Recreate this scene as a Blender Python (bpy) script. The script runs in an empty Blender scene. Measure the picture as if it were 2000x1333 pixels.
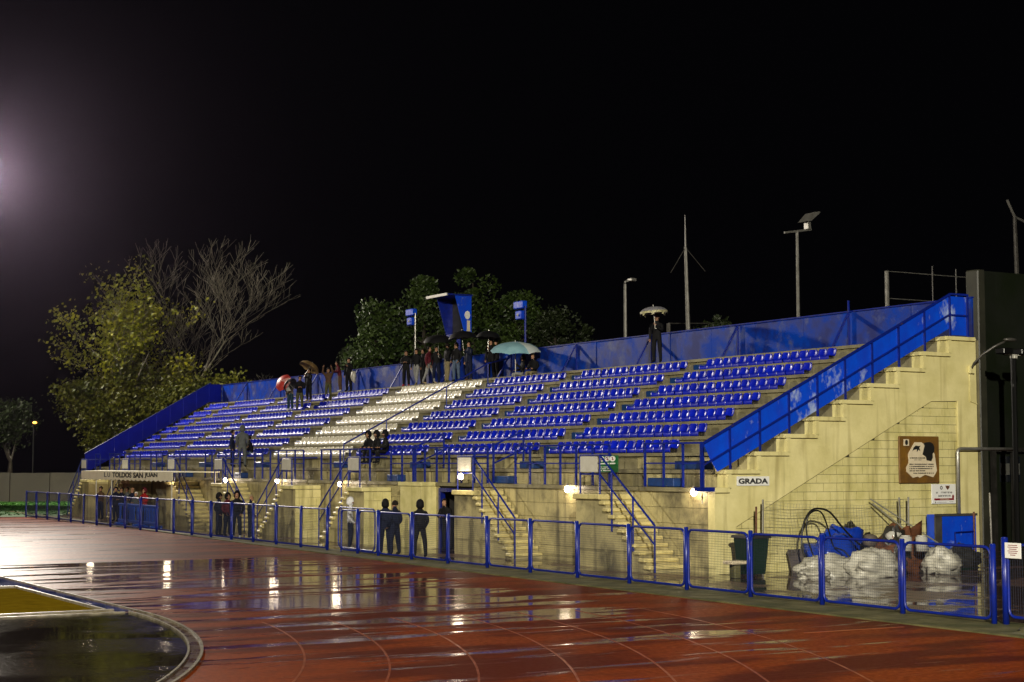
import bpy, bmesh, math, random
from mathutils import Vector, Matrix, Euler, noise as mnoise
R = math.radians
random.seed(7)
scn = bpy.context.scene
COL = scn.collection

# ---------------------------------------------------------------- camera, night sky, exposure
EYE = 2.925
YAW, PITCH = R(30.364), R(4.298)
cd = bpy.data.cameras.new('camera'); cam = bpy.data.objects.new('camera', cd); COL.objects.link(cam)
cam.location = (0, 0, EYE); cam.rotation_euler = (R(90) + PITCH, 0, -YAW)
cd.sensor_width = 36.0; cd.lens = 57.6; cd.clip_start = 0.1; cd.clip_end = 2000
scn.camera = cam
w = bpy.data.worlds.new('World'); scn.world = w; w.use_nodes = True
bg = w.node_tree.nodes['Background']
bg.inputs[0].default_value = (0.55, 0.55, 0.75, 1); bg.inputs[1].default_value = 0.0016
scn.view_settings.view_transform = 'Standard'; scn.view_settings.look = 'None'
scn.view_settings.exposure = 0.0; scn.view_settings.gamma = 1.0
scn.view_settings.use_curve_mapping = False
scn.cycles.max_bounces = 5; scn.cycles.diffuse_bounces = 2; scn.cycles.glossy_bounces = 3
scn.cycles.transmission_bounces = 2; scn.cycles.volume_bounces = 0
scn.cycles.caustics_reflective = False; scn.cycles.caustics_refractive = False
scn.cycles.use_denoising = True
scn.cycles.sample_clamp_indirect = 4.0

# floodlight masts of the sports ground (lamps sit in the mast heads, built further down)
#            x    y    z   aim                power   colour            cone
FLOODS = [
    ('far',   (23.68, 108.5, 22.0), (18, 55, 0),  60000, (1.0, 0.89, 0.76), 128),
    ('far',   (23.68, 108.5, 22.0), (52, 138, 8),  300000, (1.0, 0.93, 0.72), 100),  # second lamp added to this mast to brighten the trees behind it
    ('cross', (-58, 22, 27),    (28, 55, 2),  112000, (1.0, 0.91, 0.72), 62),
    ('near',  (-12, -26, 24),   (29, 38, 2),  215000, (1.0, 0.93, 0.76), 58),
]

# ---------------------------------------------------------------- a few measuring helpers: where a sight line of the survey meets a known plane
def sight(px, py):
    x, y, z = px - 1000.0, 666.5 - py, -3200.0
    cp, sp = math.cos(PITCH), math.sin(PITCH)
    F = -z * cp - y * sp; U = -z * sp + y * cp
    return Vector((x * math.cos(YAW) + F * math.sin(YAW), -x * math.sin(YAW) + F * math.cos(YAW), U))
def onz(px, py, z=0.0):
    d = sight(px, py); t = (z - EYE) / d.z
    return Vector((d.x * t, d.y * t, z))
def onx(px, py, x):
    d = sight(px, py); t = x / d.x
    return Vector((x, d.y * t, EYE + d.z * t))
def ony(px, py, y):
    d = sight(px, py); t = y / d.y
    return Vector((d.x * t, y, EYE + d.z * t))

# ---------------------------------------------------------------- materials
MATS = {}
def mat(name, c1, c2=None, scale=2.0, rough=0.5, rough2=None, metal=0.0, bump=0.0, bscale=30.0, spec=0.5,
        lo=0.35, hi=0.65, stain=None, stain_scale=0.8, stain_lo=0.55, stain_hi=0.75, coat=0.0, emit=None, estr=0.0, stretch=(1, 1, 1), streak=None):
    m = bpy.data.materials.new(name); m.use_nodes = True; MATS[name] = m
    nt = m.node_tree; N = nt.nodes; L = nt.links
    b = N['Principled BSDF']
    b.inputs['Base Color'].default_value = (*c1, 1); b.inputs['Roughness'].default_value = rough
    b.inputs['Metallic'].default_value = metal; b.inputs['Specular IOR Level'].default_value = spec
    b.inputs['Coat Weight'].default_value = coat; b.inputs['Coat Roughness'].default_value = 0.08
    if emit:
        b.inputs['Emission Color'].default_value = (*emit, 1); b.inputs['Emission Strength'].default_value = estr
    if not (c2 or rough2 is not None or bump or stain): return m
    g = N.new('ShaderNodeNewGeometry')
    mp = N.new('ShaderNodeMapping'); mp.inputs['Scale'].default_value = stretch
    L.new(g.outputs['Position'], mp.inputs['Vector'])
    def nz(s, d=5.0, r=0.6):
        t = N.new('ShaderNodeTexNoise'); t.inputs['Scale'].default_value = s; t.inputs['Detail'].default_value = d
        t.inputs['Roughness'].default_value = r
        L.new(mp.outputs[0], t.inputs['Vector']); return t.outputs['Fac']
    def ramp(f, a, b_):
        r = N.new('ShaderNodeMapRange'); r.inputs[1].default_value = a; r.inputs[2].default_value = b_
        L.new(f, r.inputs[0]); return r.outputs[0]
    f = ramp(nz(scale), lo, hi)
    if c2:
        mx = N.new('ShaderNodeMix'); mx.data_type = 'RGBA'
        mx.inputs[6].default_value = (*c1, 1); mx.inputs[7].default_value = (*c2, 1)
        L.new(f, mx.inputs[0]); out = mx.outputs[2]
        if stain:
            f2 = ramp(nz(stain_scale, 6.0, 0.65), stain_lo, stain_hi)
            m2 = N.new('ShaderNodeMix'); m2.data_type = 'RGBA'; m2.inputs[7].default_value = (*stain, 1)
            L.new(out, m2.inputs[6]); L.new(f2, m2.inputs[0]); out = m2.outputs[2]
        if streak:
            mp2 = N.new('ShaderNodeMapping'); mp2.inputs['Scale'].default_value = (3.2, 3.2, 0.22); L.new(g.outputs['Position'], mp2.inputs['Vector'])
            t3 = N.new('ShaderNodeTexNoise'); t3.inputs['Scale'].default_value = 1.0; t3.inputs['Detail'].default_value = 4.0; L.new(mp2.outputs[0], t3.inputs['Vector'])
            m3 = N.new('ShaderNodeMix'); m3.data_type = 'RGBA'; m3.inputs[7].default_value = (*streak, 1)
            L.new(out, m3.inputs[6]); L.new(ramp(t3.outputs['Fac'], 0.54, 0.78), m3.inputs[0]); out = m3.outputs[2]
        L.new(out, b.inputs['Base Color'])
    if rough2 is not None:
        mr = N.new('ShaderNodeMapRange'); mr.inputs[3].default_value = rough; mr.inputs[4].default_value = rough2
        L.new(f, mr.inputs[0]); L.new(mr.outputs[0], b.inputs['Roughness'])
    if bump:
        bp = N.new('ShaderNodeBump'); bp.inputs['Strength'].default_value = bump; bp.inputs['Distance'].default_value = 0.02
        L.new(nz(bscale, 4.0), bp.inputs['Height']); L.new(bp.outputs[0], b.inputs['Normal'])
    return m

mat('concrete', (0.29, 0.26, 0.145), (0.16, 0.14, 0.075), 1.4, 0.35, 0.6, bump=0.35, bscale=22, stain=(0.10, 0.085, 0.05), stain_scale=0.55, stain_lo=0.55, stain_hi=0.8, streak=(0.10, 0.085, 0.05))
mat('cream_plaster', (0.80, 0.72, 0.35), (0.65, 0.58, 0.25), 1.2, 0.55, 0.7, bump=0.25, bscale=14, stain=(0.36, 0.30, 0.12), stain_scale=0.5, stain_lo=0.60, stain_hi=0.82, streak=(0.34, 0.28, 0.10))
mat('cream_block', (0.78, 0.70, 0.33), (0.60, 0.54, 0.21), 1.6, 0.55, 0.7, bump=0.3, bscale=25, stain=(0.33, 0.28, 0.11), stain_scale=0.7, stain_lo=0.60, stain_hi=0.85, streak=(0.34, 0.29, 0.10))
mat('wall_block', (0.52, 0.45, 0.22), (0.30, 0.26, 0.13), 0.9, 0.5, 0.7, bump=0.6, bscale=14, stain=(0.045, 0.04, 0.03), stain_scale=0.5, stain_lo=0.53, stain_hi=0.70, streak=(0.07, 0.06, 0.04))
mat('joint', (0.05, 0.042, 0.02), rough=0.9)
mat('step_cream', (0.74, 0.64, 0.28), (0.52, 0.44, 0.19), 3.0, 0.4, 0.6, bump=0.4, bscale=20, stain=(0.05, 0.04, 0.03), stain_scale=0.9, stain_lo=0.56, stain_hi=0.68)
mat('blue_paint', (0.004, 0.018, 0.26), (0.003, 0.012, 0.17), 5.0, 0.28, 0.45, stain=(0.05, 0.03, 0.035), stain_scale=3.5, stain_lo=0.62, stain_hi=0.70)
mat('blue_dark', (0.003, 0.012, 0.20), (0.003, 0.010, 0.15), 4.0, 0.25, 0.35)
mat('blue_panel', (0.003, 0.075, 0.72), (0.003, 0.045, 0.56), 2.2, 0.32, 0.5, stain=(0.36, 0.46, 0.72), stain_scale=1.1, stain_lo=0.57, stain_hi=0.66, stretch=(1, 1, 0.6))
mat('blue_wall', (0.003, 0.045, 0.40), (0.002, 0.012, 0.15), 1.0, 0.3, 0.55, lo=0.40, hi=0.60, stain=(0.07, 0.09, 0.24), stain_scale=1.3, stain_lo=0.55, stain_hi=0.68)
mat('blue_seat', (0.003, 0.016, 0.52), (0.002, 0.008, 0.34), 1.3, 0.28, 0.45, spec=0.32)
mat('white_seat', (0.76, 0.72, 0.60), (0.64, 0.60, 0.48), 1.5, 0.2, 0.34)
mat('blue_step', (0.010, 0.05, 0.20), (0.006, 0.03, 0.13), 3.0, 0.35, 0.5)
mat('blue_plastic', (0.008, 0.075, 0.52), rough=0.3)
mat('white_plate', (0.62, 0.60, 0.52), (0.54, 0.52, 0.44), 4.0, 0.45)
mat('white_sign', (0.82, 0.82, 0.78), rough=0.4)
mat('black_ink', (0.008, 0.008, 0.008), rough=0.6)
mat('grey_ink', (0.10, 0.10, 0.10), rough=0.6)
mat('red_ink', (0.22, 0.006, 0.015), rough=0.5)
mat('green_sign', (0.012, 0.13, 0.035), rough=0.4)
mat('wood_board', (0.20, 0.095, 0.012), (0.12, 0.055, 0.008), 3.0, 0.5, 0.7, bump=0.3, bscale=10)
mat('parchment', (0.74, 0.64, 0.46), (0.66, 0.56, 0.38), 5.0, 0.6)
mat('steel', (0.40, 0.39, 0.36), (0.28, 0.27, 0.24), 3.0, 0.35, metal=0.6)
mat('dark_steel', (0.10, 0.095, 0.085), (0.06, 0.055, 0.05), 3.0, 0.4, metal=0.3)
mat('wire', (0.015, 0.022, 0.05), rough=0.5, metal=0.3)
mat('galv_wire', (0.30, 0.29, 0.24), rough=0.5, metal=0.3)
mat('rubber', (0.006, 0.006, 0.006), rough=0.35)
mat('green_bin', (0.003, 0.020, 0.009), rough=0.4)
mat('grey_board', (0.12, 0.10, 0.085), (0.09, 0.075, 0.065), 3.0, 0.5)
mat('bag_white', (0.58, 0.56, 0.48), (0.40, 0.38, 0.31), 3.0, 0.35, bump=0.4, bscale=12, stain=(0.09, 0.085, 0.06), stain_scale=1.6, stain_lo=0.55, stain_hi=0.70)
mat('tarp_blue', (0.008, 0.05, 0.45), (0.005, 0.03, 0.30), 3.0, 0.25, bump=0.5, bscale=8)
mat('rust', (0.16, 0.055, 0.02), (0.07, 0.03, 0.015), 5.0, 0.6)
mat('junk_dark', (0.03, 0.028, 0.025), (0.015, 0.014, 0.012), 5.0, 0.4)
mat('plastic_clear', (0.45, 0.44, 0.40), rough=0.15)
mat('canvas', (0.86, 0.81, 0.62), (0.78, 0.73, 0.54), 3.0, 0.6)
mat('bulb', (1, 0.9, 0.75), emit=(1.0, 0.82, 0.62), estr=40.0)
mat('street_bulb', (1, 0.6, 0.2), emit=(1.0, 0.36, 0.05), estr=4.0)
mat('flood_glass', (1, 1, 1), emit=(1.0, 0.95, 0.88), estr=220.0)
mat('lens_glass', (0.55, 0.55, 0.5), rough=0.1)
mat('hall_green', (0.006, 0.010, 0.003), (0.0035, 0.0055, 0.002), 0.7, 0.5, 0.7, bump=0.2, bscale=8)
mat('hall_column', (0.045, 0.045, 0.03), (0.025, 0.025, 0.018), 1.0, 0.5)
mat('dark_glass', (0.01, 0.012, 0.016), rough=0.08)
mat('pale_blind', (0.10, 0.10, 0.09), rough=0.5)
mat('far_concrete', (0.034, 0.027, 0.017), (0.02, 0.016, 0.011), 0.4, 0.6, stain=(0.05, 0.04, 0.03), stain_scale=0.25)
mat('bark', (0.10, 0.085, 0.065), (0.05, 0.042, 0.032), 2.0, 0.35, spec=0.6)
mat('pale_bark', (0.40, 0.355, 0.29), (0.14, 0.12, 0.095), 2.0, 0.25, spec=0.8)
mat('leaf_yellow', (0.36, 0.33, 0.025), (0.13, 0.15, 0.014), 0.6, 0.35, spec=0.5)
mat('leaf_olive', (0.13, 0.125, 0.014), (0.045, 0.055, 0.008), 0.6, 0.4)
mat('leaf_pine', (0.060, 0.10, 0.014), (0.020, 0.042, 0.008), 0.7, 0.45)
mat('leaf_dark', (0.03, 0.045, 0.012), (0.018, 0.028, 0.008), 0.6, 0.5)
mat('grass', (0.022, 0.10, 0.005), (0.014, 0.06, 0.004), 0.8, 0.6)
mat('dark_ground', (0.02, 0.018, 0.014), (0.012, 0.011, 0.009), 0.5, 0.6)
mat('sand', (0.22, 0.145, 0.008), (0.14, 0.09, 0.005), 3.0, 0.95, 1.0, spec=0.0, bump=0.6, bscale=6, lo=0.3, hi=0.7)
mat('kerb_concrete', (0.15, 0.135, 0.06), (0.07, 0.068, 0.03), 1.6, 0.5, 0.75, spec=0.2, bump=0.5, bscale=12, stain=(0.05, 0.06, 0.025), stain_scale=0.9, stain_lo=0.48, stain_hi=0.68)
mat('kerb_white', (0.34, 0.30, 0.22), (0.09, 0.075, 0.05), 2.5, 0.22, 0.5, bump=0.3, bscale=15)
mat('gutter_brown', (0.085, 0.035, 0.012), (0.05, 0.022, 0.01), 2.0, 0.15, 0.4)
mat('line_paint', (0.29, 0.070, 0.018), (0.15, 0.026, 0.005), 2.0, 0.3, 0.5, lo=0.4, hi=0.7)
for nm, c in dict(skin=(0.42, 0.23, 0.14), black=(0.008, 0.008, 0.009), navy=(0.008, 0.012, 0.035), grey=(0.10, 0.11, 0.11), white=(0.74, 0.74, 0.76),
                  jeans=(0.09, 0.13, 0.20), greyjean=(0.28, 0.28, 0.27), khaki=(0.24, 0.20, 0.11), olive=(0.09, 0.09, 0.035), beige=(0.40, 0.31, 0.18),
                  brown=(0.10, 0.055, 0.03), red=(0.30, 0.012, 0.012), hair=(0.012, 0.008, 0.006), shoe_white=(0.7, 0.7, 0.68), shoe_red=(0.35, 0.02, 0.03),
                  teal=(0.02, 0.05, 0.07), wine=(0.10, 0.012, 0.02)).items():
    mat('cloth_' + nm, c, tuple(v * 0.75 for v in c), 7.0, 0.75, spec=0.15)
mat('umb_black', (0.007, 0.007, 0.008), rough=0.45)
mat('umb_red', (0.45, 0.04, 0.03), rough=0.4); mat('umb_pink', (0.62, 0.30, 0.27), rough=0.4)
mat('umb_tan', (0.30, 0.19, 0.07), (0.13, 0.08, 0.03), 5.0, 0.5)
mat('umb_print', (0.34, 0.33, 0.36), (0.10, 0.10, 0.12), 14.0, 0.45)
mat('umb_frill', (0.60, 0.56, 0.30), (0.20, 0.19, 0.10), 14.0, 0.5)
mat('umb_aqua', (0.30, 0.52, 0.58), (0.22, 0.42, 0.50), 3.0, 0.4); mat('umb_pale', (0.66, 0.74, 0.72), rough=0.4)

def surf(name, build):
    m = bpy.data.materials.new(name); m.use_nodes = True; MATS[name] = m
    build(m.node_tree, m.node_tree.nodes, m.node_tree.links, m.node_tree.nodes['Principled BSDF']); return m
class NB:                                            # short node helpers
    def __init__(s, nt): s.N = nt.nodes; s.L = nt.links
    def math(s, op, a, b=0.0, clamp=False):
        n = s.N.new('ShaderNodeMath'); n.operation = op; n.use_clamp = clamp
        for i, v in ((0, a), (1, b)):
            if isinstance(v, (int, float)): n.inputs[i].default_value = v
            else: s.L.new(v, n.inputs[i])
        return n.outputs[0]
    def ramp(s, f, a, b, c=0.0, d=1.0):
        r = s.N.new('ShaderNodeMapRange'); r.inputs[1].default_value = a; r.inputs[2].default_value = b
        r.inputs[3].default_value = c; r.inputs[4].default_value = d; r.interpolation_type = 'SMOOTHSTEP'
        s.L.new(f, r.inputs[0]); return r.outputs[0]
    def noise(s, vec, sc, det=4.0, rg=0.55, stretch=(1, 1, 1)):
        mp = s.N.new('ShaderNodeMapping'); mp.inputs['Scale'].default_value = stretch; s.L.new(vec, mp.inputs[0])
        t = s.N.new('ShaderNodeTexNoise'); t.inputs['Scale'].default_value = sc; t.inputs['Detail'].default_value = det
        t.inputs['Roughness'].default_value = rg; s.L.new(mp.outputs[0], t.inputs[0]); return t.outputs[0]
    def mix(s, f, a, b):
        n = s.N.new('ShaderNodeMix'); n.data_type = 'RGBA'
        s.L.new(f, n.inputs[0])
        for i, v in ((6, a), (7, b)):
            if isinstance(v, tuple): n.inputs[i].default_value = (*v, 1)
            else: s.L.new(v, n.inputs[i])
        return n.outputs[2]
    def bump(s, h, st, dist):
        n = s.N.new('ShaderNodeBump'); n.inputs['Strength'].default_value = st; n.inputs['Distance'].default_value = dist
        s.L.new(h, n.inputs['Height']); return n.outputs[0]

def _track(nt, N, L, b):
    q = NB(nt); g = N.new('ShaderNodeNewGeometry'); P = g.outputs['Position']
    sx = N.new('ShaderNodeSeparateXYZ'); L.new(P, sx.inputs[0]); X, Y = sx.outputs[0], sx.outputs[1]
    band = q.noise(P, 1.0, 4.0, 0.6, (0.10, 0.85, 1)); fine = q.noise(P, 1.0, 3.0, 0.6, (0.55, 2.6, 1)); big = q.noise(P, 1.0, 2.0, 0.5, (0.16, 0.16, 1))
    h = q.math('ADD', q.math('MULTIPLY', band, 0.62), q.math('ADD', q.math('MULTIPLY', fine, 0.30), q.math('MULTIPLY', big, 0.08)))
    # standing water lies on the bend side of the cross joint at y = 48.7 and thins out towards the outer kerb and the inner kerb
    wet = q.math('MULTIPLY', q.ramp(Y, 48.62, 48.75, 1.0, 0.0), q.ramp(Y, 24.0, 34.0, 0.62, 1.0))
    wet = q.math('MULTIPLY', wet, q.ramp(q.math('SUBTRACT', X, q.ramp(Y, 18.0, 48.0, 0.0, 1.6)), 17.2, 19.8, 1.0, 0.05))
    wet = q.math('MULTIPLY', wet, q.ramp(X, 10.3, 14.5, 0.62, 1.0))
    pool = q.ramp(q.math('ADD', h, q.math('MULTIPLY', wet, 0.17)), 0.585, 0.655)
    far = q.ramp(q.math('ADD', h, q.ramp(Y, 55.0, 95.0, -0.02, 0.04)), 0.54, 0.60)   # damp patches beyond the joint
    far = q.math('MULTIPLY', far, q.ramp(Y, 48.7, 50.0, 0.0, 1.0))
    grain = q.noise(P, 9.0, 4.0, 0.7)
    dry = q.mix(q.ramp(grain, 0.3, 0.7), (0.25, 0.046, 0.005), (0.14, 0.023, 0.003))
    dry = q.mix(q.ramp(q.noise(P, 1.0, 4.0, 0.6, (0.2, 0.7, 1)), 0.44, 0.58), dry, (0.085, 0.013, 0.0035))
    L.new(q.mix(pool, dry, (0.08, 0.011, 0.004)), b.inputs['Base Color'])
    r = q.math('MULTIPLY', q.math('SUBTRACT', 1.0, q.math('MULTIPLY', far, 0.66)), q.ramp(grain, 0.3, 0.7, 0.40, 0.52))
    mixr = N.new('ShaderNodeMix'); L.new(pool, mixr.inputs[0]); L.new(r, mixr.inputs[2]); mixr.inputs[3].default_value = 0.085
    L.new(mixr.outputs[0], b.inputs['Roughness'])
    b.inputs['IOR'].default_value = 1.33
    L.new(q.math('MULTIPLY', q.math('MAXIMUM', q.math('MULTIPLY', q.ramp(grain, 0.35, 0.65, 0.7, 1.0), q.ramp(Y, 30.0, 49.0, 0.08, 0.24)), q.math('MULTIPLY', pool, 0.27)), 1.0), b.inputs['Specular IOR Level'])
    rough_h = q.math('MULTIPLY', q.noise(P, 38.0, 3.0), q.math('SUBTRACT', 1.0, q.math('MULTIPLY', pool, 0.97)))
    ripple = q.math('MULTIPLY', q.noise(P, 2.2, 3.0), 0.10)
    L.new(q.bump(q.math('ADD', rough_h, ripple), 0.35, 0.015), b.inputs['Normal'])
surf('track_red', _track)

def _wetpave(c1, c2, r0, r1, lo, hi, sc):
    def f(nt, N, L, b):
        q = NB(nt); g = N.new('ShaderNodeNewGeometry'); P = g.outputs['Position']
        h = q.noise(P, sc, 4.0, 0.6); m = q.ramp(h, lo, hi)
        L.new(q.mix(m, c1, c2), b.inputs['Base Color'])
        L.new(q.ramp(m, 0, 1, r0, r1), b.inputs['Roughness']); b.inputs['IOR'].default_value = 1.36; b.inputs['Specular IOR Level'].default_value = 0.3
        L.new(q.bump(q.math('MULTIPLY', q.noise(P, 30.0 if r0 > 0.1 else 11.0, 3.0), q.math('SUBTRACT', 1.0, m)), 0.35, 0.012), b.inputs['Normal'])
    return f
surf('apron', _wetpave((0.10, 0.055, 0.045), (0.045, 0.022, 0.02), 0.32, 0.05, 0.40, 0.52, 0.5))
surf('infield', _wetpave((0.032, 0.024, 0.015), (0.018, 0.013, 0.009), 0.065, 0.04, 0.42, 0.60, 0.45))
surf('blue_ground', _wetpave((0.02, 0.045, 0.34), (0.014, 0.03, 0.22), 0.085, 0.05, 0.45, 0.60, 0.6))

# ---------------------------------------------------------------- geometry helpers
class MB:
    def __init__(s): s.v = []; s.f = []; s.m = []
    def add(s, vs, fs, mi=0):
        o = len(s.v); s.v += [tuple(x) for x in vs]; s.f += [tuple(i + o for i in f) for f in fs]; s.m += [mi] * len(fs); return s
    def box(s, x0, x1, y0, y1, z0, z1, mi=0):
        return s.add([(x0, y0, z0), (x1, y0, z0), (x1, y1, z0), (x0, y1, z0), (x0, y0, z1), (x1, y0, z1), (x1, y1, z1), (x0, y1, z1)],
                     [(0, 3, 2, 1), (4, 5, 6, 7), (0, 1, 5, 4), (1, 2, 6, 5), (2, 3, 7, 6), (3, 0, 4, 7)], mi)
    def bbox(s, x0, x1, y0, y1, z0, z1, b=0.01, mi=0):              # box with chamfered upright and level edges
        b = min(b, (x1 - x0) / 3, (y1 - y0) / 3, (z1 - z0) / 3)
        bm = bmesh.new(); bmesh.ops.create_cube(bm, size=1.0)
        for q in bm.verts: q.co = Vector(((x0 + x1) / 2 + q.co.x * (x1 - x0), (y0 + y1) / 2 + q.co.y * (y1 - y0), (z0 + z1) / 2 + q.co.z * (z1 - z0)))
        bmesh.ops.bevel(bm, geom=bm.edges[:], offset=b, segments=1, affect='EDGES')
        bm.verts.index_update(); s.add([q.co for q in bm.verts], [[q.index for q in f.verts] for f in bm.faces], mi); bm.free(); return s
    def bar(s, p, q, w, h=None, mi=0):                              # square bar between two points
        p, q = Vector(p), Vector(q); h = h or w; d = (q - p).normalized()
        up = Vector((0, 0, 1)) if abs(d.z) < 0.95 else Vector((1, 0, 0))
        a = d.cross(up).normalized() * w / 2; b = a.normalized().cross(d) * h / 2
        vs = [p - a - b, p + a - b, p + a + b, p - a + b, q - a - b, q + a - b, q + a + b, q - a + b]
        return s.add(vs, [(0, 1, 2, 3), (7, 6, 5, 4), (0, 4, 5, 1), (1, 5, 6, 2), (2, 6, 7, 3), (3, 7, 4, 0)], mi)
    def tube(s, pts, r, n=6, mi=0, cap=True):
        pts = [Vector(p) for p in pts]; rr = r if isinstance(r, (list, tuple)) else [r] * len(pts); o = len(s.v); prev = None
        for i, p in enumerate(pts):
            d = (pts[min(i + 1, len(pts) - 1)] - pts[max(i - 1, 0)])
            d = d.normalized() if d.length > 1e-9 else Vector((0, 0, 1))
            if prev is None:
                up = Vector((0, 0, 1)) if abs(d.z) < 0.9 else Vector((1, 0, 0)); a = d.cross(up).normalized()
            else:
                a = prev - d * prev.dot(d); a = a.normalized() if a.length > 1e-6 else d.orthogonal().normalized()
            prev = a; b = d.cross(a)
            for k in range(n):
                t = 2 * math.pi * k / n; s.v.append(tuple(p + (a * math.cos(t) + b * math.sin(t)) * rr[i]))
        for i in range(len(pts) - 1):
            for k in range(n):
                s.f.append((o + i * n + k, o + i * n + (k + 1) % n, o + (i + 1) * n + (k + 1) % n, o + (i + 1) * n + k)); s.m.append(mi)
        if cap:
            s.f.append(tuple(o + k for k in reversed(range(n)))); e = o + (len(pts) - 1) * n
            s.f.append(tuple(e + k for k in range(n))); s.m += [mi, mi]
        return s
    def prism(s, poly, fn, d0, d1, mi=0):                           # outline poly (2-D) pushed from d0 to d1; fn(u, v, d) gives the point
        n = len(poly); vs = [fn(u, v, d0) for u, v in poly] + [fn(u, v, d1) for u, v in poly]
        fs = [tuple(range(n)), tuple(reversed(range(n, 2 * n)))] + [(i, i + n, (i + 1) % n + n, (i + 1) % n) for i in range(n)]
        return s.add(vs, fs, mi)
    def ball(s, c, rad, n=8, m=6, mi=0, jit=0.0, squash=None):
        c = Vector(c); rad = Vector(rad) if not isinstance(rad, (int, float)) else Vector((rad,) * 3)
        vs = []; fs = []
        for i in range(m + 1):
            t = math.pi * i / m
            for k in range(n):
                a = 2 * math.pi * k / n; q = Vector((math.sin(t) * math.cos(a), math.sin(t) * math.sin(a), math.cos(t)))
                j = 1 + jit * mnoise.noise(q * 2.3 + c * 1.7) + jit * 0.5 * mnoise.noise(q * 5.1 + c)
                vs.append(c + Vector((q.x * rad.x, q.y * rad.y, q.z * rad.z)) * j)
        for i in range(m):
            for k in range(n): fs.append((i * n + k, (i + 1) * n + k, (i + 1) * n + (k + 1) % n, i * n + (k + 1) % n))
        return s.add(vs, fs, mi)
    def mesh(s, name, mats, off=(0, 0, 0), smooth=False):
        me = bpy.data.meshes.new(name); off = Vector(off)
        me.from_pydata([tuple(Vector(p) - off) for p in s.v], [], s.f)
        for m in (mats if isinstance(mats, (list, tuple)) else [mats]): me.materials.append(MATS[m] if isinstance(m, str) else m)
        for i, pl in enumerate(me.polygons): pl.material_index = s.m[i]
        if smooth: me.polygons.foreach_set('use_smooth', [True] * len(me.polygons))
        bm = bmesh.new(); bm.from_mesh(me); bmesh.ops.recalc_face_normals(bm, faces=bm.faces[:]); bm.to_mesh(me); bm.free()
        return me
    def build(s, name, mats, parent=None, smooth=False, origin=None):
        off = ROOT.get(parent.name, Vector((0, 0, 0))) if parent else (Vector(origin) if origin is not None else Vector((0, 0, 0)))
        o = bpy.data.objects.new(name, s.mesh(name, mats, off, smooth)); COL.objects.link(o)
        if parent: o.parent = parent; ROOT[o.name] = off
        else: o.location = off; ROOT[o.name] = off
        return o
ROOT = {}
def tag(o, label=None, cat=None, group=None, kind=None):
    if label: o['label'] = label
    if cat: o['category'] = cat
    if group: o['group'] = group
    if kind: o['kind'] = kind
    return o
def thing(name, loc, label, cat, group=None, kind=None):
    o = bpy.data.objects.new(name, None); COL.objects.link(o); o.location = loc; o.empty_display_size = 0.3
    ROOT[o.name] = Vector(loc); return tag(o, label, cat, group, kind)
def piece(name, me, parent, pos, rot=(0, 0, 0), scale=None):        # shared-mesh piece at a world position
    o = bpy.data.objects.new(name, me); COL.objects.link(o); o.parent = parent
    o.location = Vector(pos) - ROOT.get(parent.name, Vector((0, 0, 0))); o.rotation_euler = rot
    if scale: o.scale = scale
    ROOT[o.name] = Vector(pos); return o
def sheet(name, pts, z, material, kind='structure'):
    mb = MB(); mb.add([(p[0], p[1], z) for p in pts], [tuple(range(len(pts)))])
    o = mb.build(name, material); tag(o, kind=kind); return o
def copy_tree(o, parent=None):
    c = o.copy(); COL.objects.link(c)
    if parent: c.parent = parent
    for ch in list(o.children): copy_tree(ch, c)
    return c
def words(txt, width, height, depth, name, material, parent, pos, facing='-Y', bold=0.0):
    cu = bpy.data.curves.new(name, 'FONT'); cu.body = txt; cu.extrude = depth; cu.offset = bold; cu.align_x = 'CENTER'; cu.align_y = 'CENTER'; cu.resolution_u = 3
    t = bpy.data.objects.new(name + '_src', cu); COL.objects.link(t)
    dg = bpy.context.evaluated_depsgraph_get(); me = bpy.data.meshes.new_from_object(t.evaluated_get(dg))
    bpy.data.objects.remove(t)
    xs = [v.co.x for v in me.vertices]; ys = [v.co.y for v in me.vertices]
    sx = width / (max(xs) - min(xs)); sy = height / (max(ys) - min(ys)); cx = (max(xs) + min(xs)) / 2; cy = (max(ys) + min(ys)) / 2
    for v in me.vertices: v.co = Vector(((v.co.x - cx) * sx, (v.co.y - cy) * sy, v.co.z))
    me.materials.clear(); me.materials.append(MATS[material])
    rot = {'-Y': (R(90), 0, 0), '-X': (R(90), 0, R(-90))}[facing]
    return piece(name, me, parent, pos, rot)
# ================================================================ the setting: ground, track, kerbs, infield
mb = MB(); n = 48
mb.add([(15 + 420 * math.cos(2 * math.pi * i / n), 60 + 420 * math.sin(2 * math.pi * i / n), -0.03) for i in range(n)], [tuple(range(n))])
tag(mb.build('ground', 'dark_ground'), kind='structure')
KLINE = [(24.4, 104), (24.0, 94), (23.0, 72), (22.2, 57), (22.0, 49), (21.75, 42), (21.6, 38), (21.55, 31), (21.5, 27), (21.5, 10), (21.5, -25)]
sheet('track', [(-45, -25), (-45, 104)] + KLINE, 0.0, 'track_red')
mb = MB()
edge = [(23.25, 104), (23.25, -25)]
o = MB(); ks = [(x, y) for x, y in KLINE if y > 60 or True]
kin = [(x, y) for x, y in KLINE]; kout = [(max(23.3, x + 0.5), y) for x, y in KLINE]
for i in range(len(kin) - 1):
    a, b_, c, d = kin[i], kin[i + 1], kout[i + 1], kout[i]
    o.prism([a, b_, c, d], lambda u, v, z: (u, v, z), -0.1, 0.03)
tag(o.build('kerb', 'kerb_concrete'), kind='structure')
sheet('pavement', [(23.0, -25), (23.0, 104), (70, 104), (70, -25)], 0.004, 'apron')
CX, CY, RI = -10.8, 32.0, 21.0
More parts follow.
